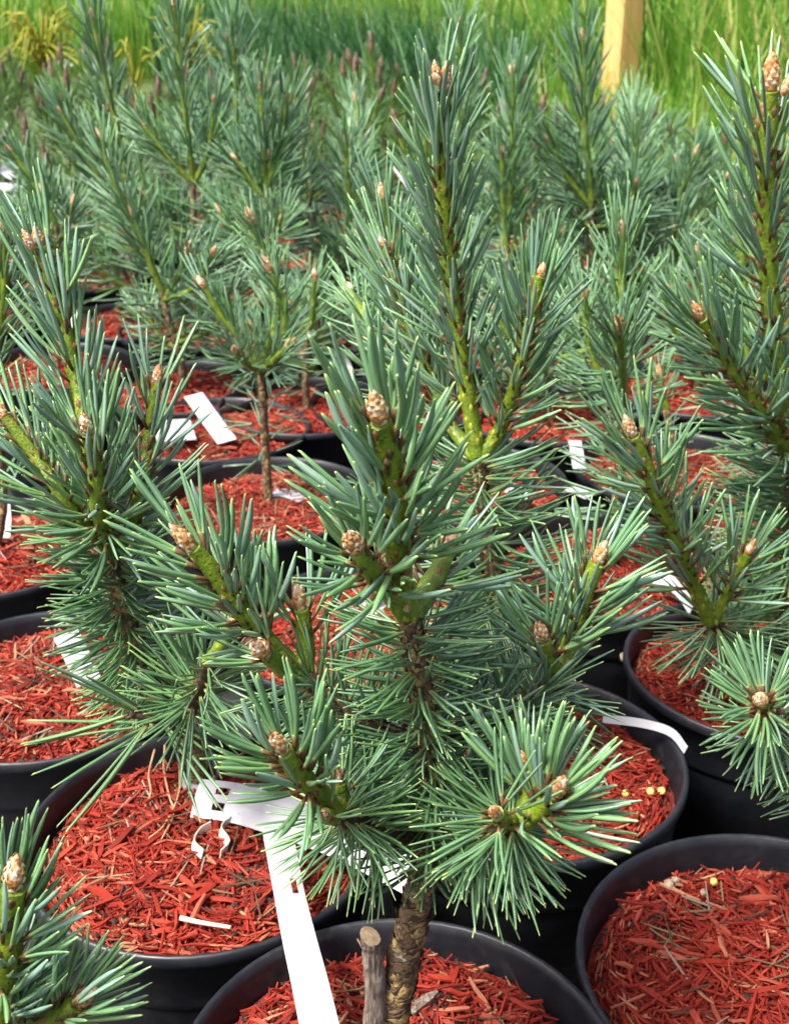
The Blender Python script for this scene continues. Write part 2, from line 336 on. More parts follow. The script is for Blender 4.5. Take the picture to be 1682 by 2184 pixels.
def mulch_mesh(k, n, scl=1.):
    r = np.random.default_rng(50+k); mb = MB(); rings, seg = 9, 40
    V = [(0, 0, mulch_h(0, 0, k))]
    for i in range(1, rings+1):
        for j in range(seg):
            a = j/seg*2*math.pi; rr = MR*i/rings; x, y = rr*math.cos(a), rr*math.sin(a); V.append((x, y, float(mulch_h(x, y, k))))
    Q = [(1+(i*seg+j), 1+((i+1)*seg+j), 1+((i+1)*seg+(j+1) % seg), 1+(i*seg+(j+1) % seg)) for i in range(rings-1) for j in range(seg)]
    T = [(0, 1+j, 1+(j+1) % seg) for j in range(seg)]
    mb.add(V, Q, T)
    rad = MR*.955*np.sqrt(r.random(n)); th = r.random(n)*2*math.pi; x, y = rad*np.cos(th), rad*np.sin(th)
    z = mulch_h(x, y, k)+r.uniform(-.0008, .003, n); yaw = np.where(rad > MR*.84, th+math.pi/2+r.normal(0, .3, n), r.random(n)*6.28)
    R = rotmats(yaw, r.normal(0, .25, n), r.normal(0, .5, n)); S = r.uniform(.55, 1.05, n)*scl; ty = r.integers(0, 8, n); rn = r.beta(1.6, 1.6, n)
    pt = np.sin(70*x+k*3)*np.cos(62*y-k*2)+.6*np.sin(150*x-60*y+k); rn = np.clip(rn+.16*pt-.02, 0, 1)
    nc = max(int(n*.07), 1); cx = r.uniform(-.6, .6, (5, 2))*MR; ci = r.integers(0, 5, nc); cp = cx[ci]+r.normal(0, .011, (nc, 2)); cp = cp[np.hypot(cp[:, 0], cp[:, 1]) < MR*.93]
    edge = r.random(nc//2)*6.28; ep = np.stack([np.cos(edge), np.sin(edge)], 1)*(MR*r.uniform(.88, .98, nc//2))[:, None]; cp = np.vstack([cp, ep])
    oct_ = np.array([(1, 0, 0), (-1, 0, 0), (0, 1, 0), (0, -1, 0), (0, 0, 1), (0, 0, -1)], float); of = np.array([(0, 2, 4), (2, 1, 4), (1, 3, 4), (3, 0, 4), (2, 0, 5), (1, 2, 5), (3, 1, 5), (0, 3, 5)])
    sz = r.uniform(.0006, .0019, len(cp)); VV = oct_[None]*sz[:, None, None]*r.uniform(.6, 1.3, (len(cp), 6, 1))+np.stack([cp[:, 0], cp[:, 1], mulch_h(cp[:, 0], cp[:, 1], k)+.0022], 1)[:, None]
    mb.add(VV.reshape(-1, 3), None, (of[None]+(np.arange(len(cp))*6)[:, None, None]).reshape(-1, 3), None, None, 0, r.random(len(cp)*8), 0, 2)
    m2 = max(int(n*.012), 4); fx = r.uniform(-.6, .6, (m2, 2))*MR; V, Qc, UV = FALLEN; VV = np.einsum('nij,vj->nvi', rotmats(r.random(m2)*6.28, r.normal(0, .12, m2), r.normal(0, .4, m2)), V)+np.stack([fx[:, 0], fx[:, 1], mulch_h(fx[:, 0], fx[:, 1], k)+.0035], 1)[:, None]
    mb.add(VV.reshape(-1, 3), (Qc[None]+(np.arange(m2)*len(V))[:, None, None]).reshape(-1, 4), None, None, None, np.repeat(r.random(m2), len(Qc)), 0, 3)
    for t in range(8):
        s = ty == t; V, Qc, UV = CHIPS[t]; m_ = s.sum()
        VV = np.einsum('nij,vj->nvi', R[s]*S[s][:, None, None], V)+np.stack([x[s], y[s], z[s]], 1)[:, None]
        QQ = (Qc[None]+np.arange(m_)[:, None, None]*len(V)).reshape(-1, 4)
        mb.add(VV.reshape(-1, 3), QQ, None, np.tile(UV, (m_, 1, 1)), None, np.repeat(rn[s], len(Qc)), 0, 1)
    return mb.mesh('wood_mulch', [M_MULCH, M_CHIP, M_SOIL, M_FLAKE], False)
MULCH_HI = [mulch_mesh(k, 4200, .88) for k in range(4)]
MULCH_LO = [mulch_mesh(10+k, 700, 1.5) for k in range(2)]

POTS = []
def pot(px, py, label, mlabel, hero=0, rot=None, loc=None, far=False, tilt=(0, 0)):
    c = PZ(px, py, .122) if loc is None else np.array([loc[0], loc[1], 0]); k = len(POTS)
    o = link(bpy.data.objects.new('plastic_pot', POT)); o.location = (c[0], c[1], .002); o.rotation_euler = (tilt[0], tilt[1], rng.random()*6.28)
    tag(o, label, 'pot', 'black pots packed in rows')
    mk = k % 4; me = (MULCH_LO[k % 2] if far else MULCH_HI[mk])
    mu = link(bpy.data.objects.new('wood_mulch', me)); rz = rng.random()*6.28; mu.location = (c[0], c[1], .002); mu.rotation_euler = (tilt[0], tilt[1], rz)
    tag(mu, mlabel, 'mulch', 'red mulch in the pots')
    kk = (10+k % 2) if far else mk
    for i in range(hero):                                        # the larger chips lie on top, each its own piece
        rad = MR*.82*math.sqrt(rng.random()); th = rng.random()*6.28; x, y = rad*math.cos(th), rad*math.sin(th)
        ch = link(bpy.data.objects.new('wood_chip', BIGCHIPS[int(rng.integers(0, 8))]), mu)
        ch.location = (x, y, float(mulch_h(x, y, kk))+.0025+rng.random()*.002); ch.rotation_euler = (rng.normal(0, .3), rng.normal(0, .16), rng.random()*6.28)
        sc = rng.uniform(.42, .72) if rng.random() < .93 else .95; ch.scale = (sc, sc*.85, sc)
    POTS.append((c[0], c[1])); return np.array([c[0], c[1], MZ+.006])
HERO_POTS = {}
def hp(key, px, py, lab, mlab, hero=150, **kw): HERO_POTS[key] = pot(px, py, lab, mlab, hero, **kw)
hp('A', 852, 2345, 'black pot at the bottom centre holding the nearest pine', 'red mulch around the ochre trunk and grey stub of the nearest pine', 220)
hp('B', 1663, 2100, 'black pot at the bottom right with no stem showing', 'open red mulch filling the pot at the bottom right', 240)
hp('C', 1112, 1652, 'black pot right behind the nearest pine, dark gap below it', 'red mulch behind the right low branch of the nearest pine', 160)
hp('D', 435, 1808, 'black pot at lower left crossed by a white tag', 'red mulch under the white tag with tan dry roots', 240)
hp('E', 1634, 1450, 'black pot at right edge under the tallest right pine', 'red mulch at the right edge below the fan of old needles', 120)
hp('F', 105, 1482, 'black pot at left edge with a white tag on its right side', 'red mulch at left edge with yellow pellets near the rim', 120)
hp('H', 772, 1368, 'black pot hidden behind the trunk of the nearest pine', 'red mulch glimpsed left of the whorl of the nearest pine', 60)
hp('G', -20, 1190, 'black pot at left edge, second up from the pellet strewn one', 'red mulch at left edge around a tagged thin trunk', 60)
hp('I', 575, 1085, 'black pot holding the thin trunk with a cut stub beside it', 'red mulch around the thin trunk with a cut stub', 60)
hp('P1', 1300, 1225, 'black pot behind the tall right forked shoot of the second pine', 'red mulch right of the brown second trunk', 40)
hp('P2', 1705, 1150, 'black pot behind the tall shoot at right edge', 'red mulch behind the tall shoot at right edge', 0)
hp('Q', 460, 935, 'black pot with a white tag lying across its mulch', 'red mulch under the slanting white tag at mid left', 40)
hp('P3', 985, 1050, 'black pot hidden behind the fork of the second pine', 'red mulch hidden behind the fork of the second pine', 0)
hp('P4', 1440, 1020, 'black pot in the gap between the two right hand pines', 'red mulch in the gap between the two right hand pines', 40)
hp('Z', -150, 2660, 'black pot below the lower left corner', 'red mulch in the pot below the lower left corner', 0)

# ------------------------------------------------------------------ needles
def needle_pair(seed, seg, L=1., w=.055, sheath=.20, lo=False):
    """two needles from one brown sheath, along +Z, bending to +X; unit length"""
    r = np.random.default_rng(seed); V = []; Q = []; T = []; QU = []; TU = []; QM = []; off = 0
    prof = np.array([(-.5, .0), (0, .46), (.5, 0), (0, -.16)]) if not lo else np.array([(-.5, 0), (.5, 0), (0, .35)])
    ns = len(prof); bend = r.uniform(.02, .16); L2 = L-sheath
    for sgn in (-1, 1):
        spl = sgn*r.uniform(.03, .11); ln = L2*r.uniform(.9, 1.04); tw = sgn*r.uniform(.5, 1.1)+r.normal(0, .25); curl = r.normal(0, .05)
        ts = np.linspace(0, 1, seg+1); wid = w*np.interp(ts, [0, .15, .6, .9, 1], [.70, .95, 1., .85, .40])
        c = np.stack([bend*ts**2*ln+0*ts, (spl*ts+curl*ts*ts)*ln+sgn*w*.22, sheath*.92+ts*ln], 1)
        ca, sa = math.cos(tw), math.sin(tw)
        for i in range(seg+1):
            for (a, b_) in prof:                                  # profile: a across (y), b outward
                y = a*wid[i]; x = b_*wid[i]*(1 if not lo else 1)
                V.append((c[i, 0]+x*ca-y*sa, c[i, 1]+x*sa+y*ca, c[i, 2]))
        for i in range(seg):
            for k in range(ns):
                k2 = (k+1) % ns
                Q.append((off+i*ns+k, off+i*ns+k2, off+(i+1)*ns+k2, off+(i+1)*ns+k))
                QU.append([(k/ns, ts[i]), ((k+1)/ns, ts[i]), ((k+1)/ns, ts[i+1]), (k/ns, ts[i+1])]); QM.append(0)
        V.append((c[-1, 0], c[-1, 1], c[-1, 2]+w*.5)); tip = off+(seg+1)*ns
        for k in range(ns): T.append((off+seg*ns+k, off+seg*ns+(k+1) % ns, tip)); TU.append([(k/ns, 1), ((k+1)/ns, 1), (k/ns+.5/ns, 1)])
        off += (seg+1)*ns+1
    if not lo:
        zs = [0, sheath*.45, sheath*.95, sheath*1.05]; rs = [w*.28, w*.38, w*.48, w*.40]; sd = 5
        for z, q in zip(zs, rs):
            for k in range(sd): a = k/sd*2*math.pi; V.append((q*math.cos(a)*.8, q*math.sin(a)*1.1, z))
        for i in range(3):
            for k in range(sd):
                k2 = (k+1) % sd; Q.append((off+i*sd+k, off+i*sd+k2, off+(i+1)*sd+k2, off+(i+1)*sd+k))
                v0, v1 = (0, .45, .85, 1.)[i], (0, .45, .85, 1.)[i+1]; QU.append([(0, v0), (1, v0), (1, v1), (0, v1)]); QM.append(1)
    return dict(V=np.array(V), Q=np.array(Q), T=np.array(T), QU=np.array(QU), TU=np.array(TU), QM=np.array(QM))
NT_NEW = [needle_pair(i, 5) for i in range(10)]
NT_OLD = [needle_pair(40+i, 4, w=.047, sheath=.05) for i in range(8)]
NT_LO = [needle_pair(80+i, 3, w=.052, lo=True) for i in range(8)]
def nmesh(tpl, m, k):
    mb = MB(); mb.add(tpl['V'], tpl['Q'], tpl['T'], tpl['QU'], tpl['TU'], k*.1, k*.1, tpl['QM'], 0); return mb.mesh('needle', [m, M_SHEATH])
NM_NEW = [nmesh(t, M_NEEDLE, i) for i, t in enumerate(NT_NEW)]
NM_OLD = [nmesh(t, M_NEEDLE_OLD, i) for i, t in enumerate(NT_OLD)]

def needle_frames(Cv, s0, s1, n, r, a0, a1, L, Wf, r0, r1, up=.12, jit=.16, Ltip=1.):
    """positions, rotation frames (columns X,Y,Z) and scales of n fascicles spiralling up curve Cv"""
    seg = np.concatenate([[0], np.cumsum(np.linalg.norm(np.diff(Cv, axis=0), axis=1))]); tot = seg[-1]
    t = np.sort(np.clip(s0+(s1-s0)*(np.arange(n)+r.uniform(-.35, .35, n))/max(n-1, 1), 0, 1)); S = t*tot
    pos = np.stack([np.interp(S, seg, Cv[:, i]) for i in range(3)], 1); T_, N_, B_ = frames(Cv)
    T = unit(np.stack([np.interp(S, seg, T_[:, i]) for i in range(3)], 1)); N = unit(np.stack([np.interp(S, seg, N_[:, i]) for i in range(3)], 1)); B = np.cross(T, N)
    ph = np.arange(n)*2.39996+r.normal(0, .18, n)+r.random()*6; rad = N*np.cos(ph)[:, None]+B*np.sin(ph)[:, None]
    q = (t-s0)/max(s1-s0, 1e-6); al = a0+(a1-a0)*q**1.3+r.normal(0, jit*.6, n)
    Z = unit(T*np.cos(al)[:, None]+rad*np.sin(al)[:, None]+np.array([0, 0, up])+r.normal(0, jit*.5, (n, 3)))
    X = unit(T-Z*np.sum(T*Z, 1)[:, None]); ro = r.normal(0, .6, n); Y = np.cross(Z, X)
    X2 = X*np.cos(ro)[:, None]+Y*np.sin(ro)[:, None]; Y2 = np.cross(Z, X2)
    R = np.stack([X2, Y2, Z], -1); sc = L*r.uniform(.82, 1.1, n)*(1+(Ltip-1)*q); stem = r0+(r1-r0)*t
    return pos+rad*(stem*.85)[:, None], R, sc, rad

def add_mass(mb, tpls, pos, R, Sv, r):
    n = len(pos); ty = r.integers(0, len(tpls), n); rn = r.random(n)
    for k, t in enumerate(tpls):
        s = ty == k; m_ = int(s.sum())
        if not m_: continue
        VV = np.einsum('nij,vj->nvi', R[s]*Sv[s][:, None, :], t['V'])+pos[s][:, None]; nv = len(t['V']); o = (np.arange(m_)*nv)[:, None, None]
        mb.add(VV.reshape(-1, 3), (t['Q'][None]+o).reshape(-1, 4), (t['T'][None]+o).reshape(-1, 3), np.tile(t['QU'], (m_, 1, 1)), np.tile(t['TU'], (m_, 1, 1)),
               np.repeat(rn[s], len(t['Q'])), np.repeat(rn[s], len(t['T'])), np.tile(t['QM'], m_), 0)

def bud_mesh(seed, dark=False, n=46):
    r = np.random.default_rng(seed); mb = MB()
    zs = np.linspace(0, 1, 9); rs = .36*np.sin(np.pi*np.clip(zs*.86+.13, 0, 1))**.8; rs[-1] = .03
    tube(mb, np.stack([0*zs, 0*zs, zs], 1), rs, 9, .2)
    for k in range(n):
        t = .02+.9*k/n; a = k*2.39996; rr = float(np.interp(t, zs, rs)); h = .26*(1-.3*t); wd = .19*(1-.45*t); out = abs(r.normal(0, .022)); h *= r.uniform(.75, 1.25)
        c = np.array([math.cos(a), math.sin(a), 0]); s = np.array([-math.sin(a), math.cos(a), 0])
        r2 = float(np.interp(min(t+h, 1), zs, rs)); z0 = np.array([0, 0, t]); b_ = c*(rr-.01)+z0; m_ = c*((rr+r2)/2+out+.012)+np.array([0, 0, t+h*.5]); e = c*(r2+out)+np.array([0, 0, t+h])
        rn = r.random(); mb.add([b_-s*wd*.6, b_+s*wd*.6, m_+s*wd*.8, e, m_-s*wd*.8, m_+c*.03], None, [(0, 1, 5), (1, 2, 5), (2, 3, 5), (3, 4, 5), (4, 0, 5)], None, None, 0, rn)
    return mb.mesh('bud', [M_BUD_DARK if dark else M_BUD], False)
BUDS = [bud_mesh(i) for i in range(4)]; BUDS_DARK = [bud_mesh(9, True)]

class Pine:
    def __init__(s, name, base, label, seed, hero=0, group='young pines in pots', lo=False, dark=False, cat='pine'):
        s.o = empty(name, tuple(base)); tag(s.o, label, cat, group); s.b = np.array(base); s.r = np.random.default_rng(seed); s.hero = hero; s.lo = lo; s.dark = dark; s.pend = []
    def bud(s, par, p, d, size, elong=1.75):
        o = link(bpy.data.objects.new('bud', (BUDS_DARK if s.dark else BUDS)[int(s.r.integers(0, 1 if s.dark else 4))]), par)
        size *= s.r.uniform(.88, 1.22); elong *= s.r.uniform(.85, 1.12); q = Vector(d).to_track_quat('Z', 'Y'); o.matrix_local = Matrix.Translation(Vector(p)) @ q.to_matrix().to_4x4() @ Matrix.Rotation(s.r.random()*6, 4, 'Z') @ Matrix.Diagonal((size, size, size*elong, 1)); return o
    def stem(s, pts, r0, r1, kind):
        Cv = catmull(np.asarray(pts)-s.b, 7 if not s.lo else 4); n = len(Cv); q = np.linspace(0, 1, n); mb = MB(); R = r0+(r1-r0)*q
        sd = 6 if s.lo else 10
        if kind == 'trunk':
            Cv = catmull(np.asarray(pts)-s.b, 22 if not s.lo else 6); n = len(Cv); R = np.interp(np.linspace(0, 1, n), [0, 1], [r0, r1]); sd = 8 if s.lo else 16
            ds = 1+s.r.normal(0, .035, (n, sd)); ds *= (1+.02*np.sin(np.arange(n)*1.9+s.r.random()))[:, None]
            tube(mb, Cv, R, sd, 0, 0, ds)
            if not s.lo:
                T, N, B = frames(Cv); m_ = int(np.linalg.norm(np.diff(Cv, axis=0), axis=1).sum()*2600)
                for k in range(m_):
                    i = int(s.r.integers(0, n-1)); a = s.r.random()*6.28; c = N[i]*math.cos(a)+B[i]*math.sin(a); t = T[i]; w_ = np.cross(t, c); f = s.r.uniform(.5, 1.2)*.0026*(R[i]/.005)**.5
                    b0 = Cv[i]+c*R[i]*.97; e = b0+t*f*1.0+c*f*s.r.uniform(.15, .65)
                    mb.add([b0-w_*f*.55, b0+w_*f*.55, e+w_*f*.35, e-w_*f*.35], [(0, 1, 2, 3)], None, None, None, s.r.random(), 0, 1)
            return mb.build('trunk', [M_TRUNK, M_FLAKE], s.o), Cv
        ds = 1+s.r.normal(0, .05, (n, sd)); tube(mb, Cv, R, sd, 0, 0, ds)
        if kind == 'new' and not s.lo:                              # leaf scars: raised ovals on the bare lower part and along the shoot
            T, N, B = frames(Cv); L = np.linalg.norm(np.diff(Cv, axis=0), axis=1).sum(); m_ = int(L*650)
            for k in range(m_):
                t = min(max(k/m_+s.r.normal(0, .012), 0), .995); low = t < .3
                if s.r.random() < (.12 if low else .35): continue
                i = min(int(t*(n-1)), n-2); an_ = k*2.39996+s.r.normal(0, .25); c = N[i]*math.cos(an_)+B[i]*math.sin(an_); w_ = np.cross(T[i], c); f = R[i]*(.44 if low else .5)*s.r.uniform(.6, 1.25)
                p = Cv[i]+(Cv[i+1]-Cv[i])*(t*(n-1)-i)+c*R[i]*.96
                top_ = p+c*f*(.62 if low else s.r.uniform(.4, 1.1))+T[i]*f*(.6 if low else 1.)
                mb.add([p-T[i]*f*1.4, p+w_*f*.7, p+T[i]*f*1.2, p-w_*f*.7, top_], None, [(0, 1, 4), (1, 2, 4), (2, 3, 4), (3, 0, 4)], None, None, 0, s.r.random(), 0, 1 if low else 2)
        return mb.build('shoot' if kind == 'new' else 'old_branch', [M_STEM, M_SCAR, M_BRACT] if kind == 'new' else [M_OLD], s.o), Cv
    def shoot(s, pts, r0=.003, r1=.0024, kind='new', n=40, L=.038, W=1., a=(60, 24), span=(.15, 1.), bud=.0065, up=.12, jit=.21, nodes=None, elong=1.6, Ltip=1.):
        st, Cv = s.stem(pts, r0, r1, kind)
        tp = NT_LO if s.lo else (NT_NEW if kind == 'new' else NT_OLD)
        n = int(round(n*(.90 if kind == 'new' else 1.)))
        if n:
            pos, R, sc, rad = needle_frames(Cv, span[0], span[1], n, s.r, math.radians(a[0]), math.radians(a[1]), L, W, r0, r1, up, jit, Ltip)
            if bud and kind == 'new' and not s.lo:
                q = np.linalg.norm(pos-Cv[-1], axis=1); fc = np.sum(rad*unit(CAM-pos-s.b), 1); kp = ~((q < .016) & (fc > .4) & (s.r.random(len(pos)) < .8))
                pos, R, sc, rad = pos[kp], R[kp], sc[kp], rad[kp]
            s.pend.append((st, kind, pos, R, np.stack([sc*W, sc*W, sc], 1), rad))
        if bud:
            d = unit(Cv[-1]-Cv[-3]); s.bud(st, Cv[-1]+d*(-bud*.15), d, bud, elong)
        return st, Cv
    def needles_on(s, st, Cv, kind, n, L, a, span, W=1., up=0., jit=.16, r0=.004):
        pos, R, sc, rad = needle_frames(Cv, span[0], span[1], n, s.r, math.radians(a[0]), math.radians(a[1]), L, W, r0, r0, up, jit)
        s.pend.append((st, kind, pos, R, np.stack([sc*W, sc*W, sc], 1), rad))
    def finish(s):
        score = []
        for pi, (st, kind, pos, R, sc, rad) in enumerate(s.pend):
            Wp = pos+s.b; to = unit(CAM-Wp); dist = np.linalg.norm(CAM-Wp, axis=1); sco = sc[:, 2]/dist*(1+.5*np.sum(rad*to, 1))
            score += [(float(x), pi, k) for k, x in enumerate(sco)]
        score.sort(reverse=True); pick = {}
        for _, pi, k in score[:s.hero]: pick.setdefault(pi, set()).add(k)
        for pi, (st, kind, pos, R, sc, rad) in enumerate(s.pend):
            sel = pick.get(pi, set()); keep = np.array([k not in sel for k in range(len(pos))], bool)
            new = kind == 'new'; mats = NM_NEW if new else NM_OLD
            for k in sorted(sel):
                o = link(bpy.data.objects.new('needle', mats[int(s.r.integers(0, len(mats)))]), st)
                m = np.eye(4); m[:3, :3] = R[k]*sc[k][None]; m[:3, 3] = pos[k]; o.matrix_local = Matrix(m.tolist())
            if keep.any():
                mb = MB(); tp = NT_LO if s.lo else (NT_NEW if new else NT_OLD)
                add_mass(mb, tp, pos[keep], R[keep], sc[keep], s.r)
                m = M_NEEDLE_DARK if s.dark else (M_NEEDLE_FAR if s.lo else (M_NEEDLE if new else M_NEEDLE_OLD))
                o = mb.build('needles', [m, M_SHEATH], st); o['kind'] = 'stuff'
        return s.o
def pp(Y, *xy):
    """points of a shoot: (px, py) at depth Y, or (px, py, Y)"""
    return [P(p[0], p[1], p[2] if len(p) > 2 else Y) for p in xy]

# ------------------------------------------------------------------ the nearest pine
A = HERO_POTS['A']
pA = Pine('pine', (A[0], A[1], MZ), 'nearest pine at centre, ochre scaly trunk, three buds at its top whorl', 11, 300)
tr, Ct = pA.stem([A+[-.004, 0, -.012]]+pp(A[1], (838, 2170), (858, 2060), (890, 1920), (912, 1810), (924, 1690), (910, 1560), (890, 1420), (872, 1310)), .0064, .0030, 'trunk')
pA.needles_on(tr, Ct, 'old', 270, .0245, (92, 72), (.56, .985), 1.1, -.05, .25)
pA.shoot(pp(.31, (870, 1308, .323), (852, 1230, .32), (846, 1110, .312), (834, 990, .306), (812, 900, .30)), .0040, .0030, n=64, L=.0335, W=1.25, a=(58, 20), span=(.22, .99), bud=.0068)
pA.shoot(pp(.30, (866, 1306, .321), (830, 1262, .315), (790, 1215, .305), (762, 1172, .297)), .0034, .0026, n=24, L=.0265, W=1.3, a=(62, 26), span=(.35, .98), bud=.0066)
pA.shoot(pp(.34, (876, 1306, .324), (905, 1265, .33), (935, 1215, .337), (956, 1172, .342)), .0034, .0026, n=22, L=.0265, W=1.3, a=(62, 26), span=(.4, .98), bud=.0060)
pA.bud(tr, np.array(P(866, 1302, .318))-pA.b, unit([0, -.6, .6]), .0032)
# upper left branch
pA.shoot(pp(.33, (905, 1590, .325), (820, 1560, .328), (720, 1500, .332), (648, 1440, .336)), .0034, .003, 'old', n=90, L=.024, a=(82, 70), span=(.3, 1), bud=0, up=0, jit=.25)
pA.shoot(pp(.33, (646, 1440, .337), (585, 1385, .338), (510, 1295, .336), (452, 1215, .332), (412, 1170, .33)), .0036, .0026, n=54, L=.0295, W=1.3, a=(60, 22), span=(.26, .99), bud=.0064)
pA.shoot(pp(.34, (650, 1436, .337), (652, 1370, .34), (642, 1300, .34)), .0032, .0024, n=16, L=.030, a=(50, 24), span=(.45, .98), bud=.0052, elong=2.)
pA.shoot(pp(.32, (640, 1442, .334), (605, 1425, .328), (566, 1392, .32)), .0032, .0026, n=7, L=.026, a=(66, 30), span=(.6, .98), bud=.0070, elong=1.5)
# lower left branch
pA.shoot(pp(.31, (905, 1790, .323), (820, 1765, .315), (755, 1750, .308), (716, 1738, .303)), .0034, .003, 'old', n=70, L=.026, a=(86, 84), span=(.45, 1), bud=0, up=-.10, jit=.3)
pA.shoot(pp(.295, (714, 1738, .302), (690, 1700, .298), (640, 1655, .29), (604, 1602, .284)), .0034, .0028, n=46, L=.0265, W=1.35, a=(62, 24), span=(.40, .99), bud=.0064, jit=.22)
pA.shoot(pp(.30, (712, 1740, .30), (702, 1742, .293), (692, 1738, .288)), .0026, .0022, n=4, L=.02, a=(70, 40), span=(.5, .98), bud=.0046, elong=1.4)
pA.shoot(pp(.31, (722, 1735, .305), (726, 1700, .308), (722, 1674, .309)), .0026, .0022, n=8, L=.024, a=(60, 30), span=(.4, .98), bud=.0042)
# lower right branch
pA.shoot(pp(.31, (918, 1830, .322), (1000, 1800, .312), (1060, 1770, .303), (1098, 1750, .297)), .0034, .003, 'old', n=90, L=.0265, W=1.1, a=(88, 92), span=(.45, 1), bud=0, up=-.12, jit=.3)
pA.shoot(pp(.285, (1098, 1750, .297), (1125, 1742, .296), (1152, 1728, .294), (1176, 1698, .291)), .0034, .0028, n=42, L=.0275, W=1.35, a=(70, 26), span=(.35, .99), bud=.0064, jit=.24, up=.22)
pA.shoot(pp(.29, (1092, 1752, .296), (1070, 1745, .288), (1058, 1735, .282)), .0026, .0022, n=9, L=.026, a=(75, 40), span=(.4, .98), bud=.0040, jit=.25)
pA.shoot(pp(.30, (1105, 1745, .298), (1130, 1690, .30), (1120, 1640, .30)), .0026, .0022, n=20, L=.0265, W=1.3, a=(60, 30), span=(.3, .98), bud=.0040, jit=.2)
# upper right branch
pA.shoot(pp(.34, (908, 1600, .325), (1020, 1560, .335), (1120, 1505, .345), (1188, 1455, .352)), .0034, .003, 'old', n=90, L=.027, a=(82, 74), span=(.3, 1), bud=0, up=0, jit=.25)
pA.shoot(pp(.36, (1190, 1452, .353), (1212, 1385, .358), (1238, 1290, .362), (1272, 1202, .362)), .0038, .0028, n=54, L=.0280, W=1.3, a=(68, 22), span=(.30, .99), bud=.0062, jit=.2)
pA.shoot(pp(.35, (1186, 1454, .351), (1172, 1410, .348), (1158, 1365, .345)), .0032, .0026, n=20, L=.0275, W=1.2, a=(56, 24), span=(.45, .98), bud=.0060, elong=1.5)
# a short shaded branch low on the far side, and one short upright spur
pA.shoot(pp(.36, (905, 1660, .327), (830, 1640, .36), (760, 1600, .39)), .0028, .0022, 'old', n=70, L=.028, a=(75, 50), span=(.2, 1), bud=.004, up=.05, jit=.25)
pA.shoot(pp(.36, (915, 1680, .327), (1010, 1660, .36), (1090, 1590, .385)), .0028, .0022, 'old', n=70, L=.028, a=(75, 50), span=(.2, 1), bud=.004, up=.05, jit=.25)
pA.finish()
# the cut stub beside its trunk
mb = MB(); q = [A+[-.0125, -.004, -.015]]+pp(A[1]-.004, (800, 2150), (796, 2060), (790, 2003)); cv = catmull(q, 10)
tube(mb, cv, np.linspace(.0043, .0034, len(cv)), 14, 0, 0, (1+np.random.default_rng(3).normal(0, .04, (len(cv), 14)))*(1+np.random.default_rng(4).normal(0, .09, (1, 14)))*(1+.06*np.sin(np.arange(len(cv))*.9))[:, None], False)
T_, N_, B_ = frames(cv); a_ = np.arange(14)/14*2*math.pi; ring = cv[-1]+(N_[-1]*np.cos(a_)[:, None]+B_[-1]*np.sin(a_)[:, None])*.0033+T_[-1]*.0021*np.cos(a_+.6)[:, None]
ring = ring+T_[-1]*.0012; low_ = cv[-3]+(N_[-1]*np.cos(a_)[:, None]+B_[-1]*np.sin(a_)[:, None])*.0034
mb.add(np.vstack([low_, ring]), [(k, (k+1) % 14, 14+(k+1) % 14, 14+k) for k in range(14)])
mb.add(np.vstack([ring, cv[-1]+T_[-1]*.0011]), None, [(k, (k+1) % 14, 14) for k in range(14)], None, None, 0, 0, 0, 1)
b0 = q[0]; o = mb.build('cut_stub', [M_DEADWOOD, M_CUT]); tag(o, 'grey dead cut stub standing in the mulch beside the ochre trunk', 'stub')

# ------------------------------------------------------------------ second pine (behind the nearest)
B0 = HERO_POTS['C']; Yc = B0[1]
pC = Pine('pine', (B0[0], B0[1], MZ), 'slender pine behind the nearest one, tall green leader with fork below', 12, 300)
tr, Ct = pC.stem([B0+[0, 0, -.012]]+pp(Yc, (1105, 1560), (1085, 1400), (1048, 1200), (1026, 1060), (1018, 975)), .0052, .0034, 'trunk')
pC.needles_on(tr, Ct, 'old', 210, .041, (84, 72), (.35, .99), .85, -.02, .2)
pC.shoot(pp(.52, (1018, 975, Yc), (1000, 860, Yc), (972, 690, .523), (950, 480, .52), (942, 300, .515), (948, 195, .512)), .0040, .0026, n=112, L=.0335, W=1.05, a=(46, 22), span=(.13, .99), bud=.0062)
pC.bud(pC.o, np.array(P(934, 182, .508))-pC.b, unit([-.2, 0, 1]), .0045)
pC.shoot(pp(.52, (1022, 973, Yc), (1060, 925, .52), (1095, 830, .515), (1128, 700, .512), (1152, 590, .51)), .0034, .0024, n=70, L=.0325, W=1.05, a=(50, 20), span=(.15, .99), bud=.0056)
pC.shoot(pp(.53, (1012, 973, Yc), (960, 905, .535), (900, 770, .545), (850, 620, .55), (820, 530, .55)), .0032, .0022, n=74, L=.0325, W=1.05, a=(48, 22), span=(.15, .99), bud=.0056)
pC.finish()

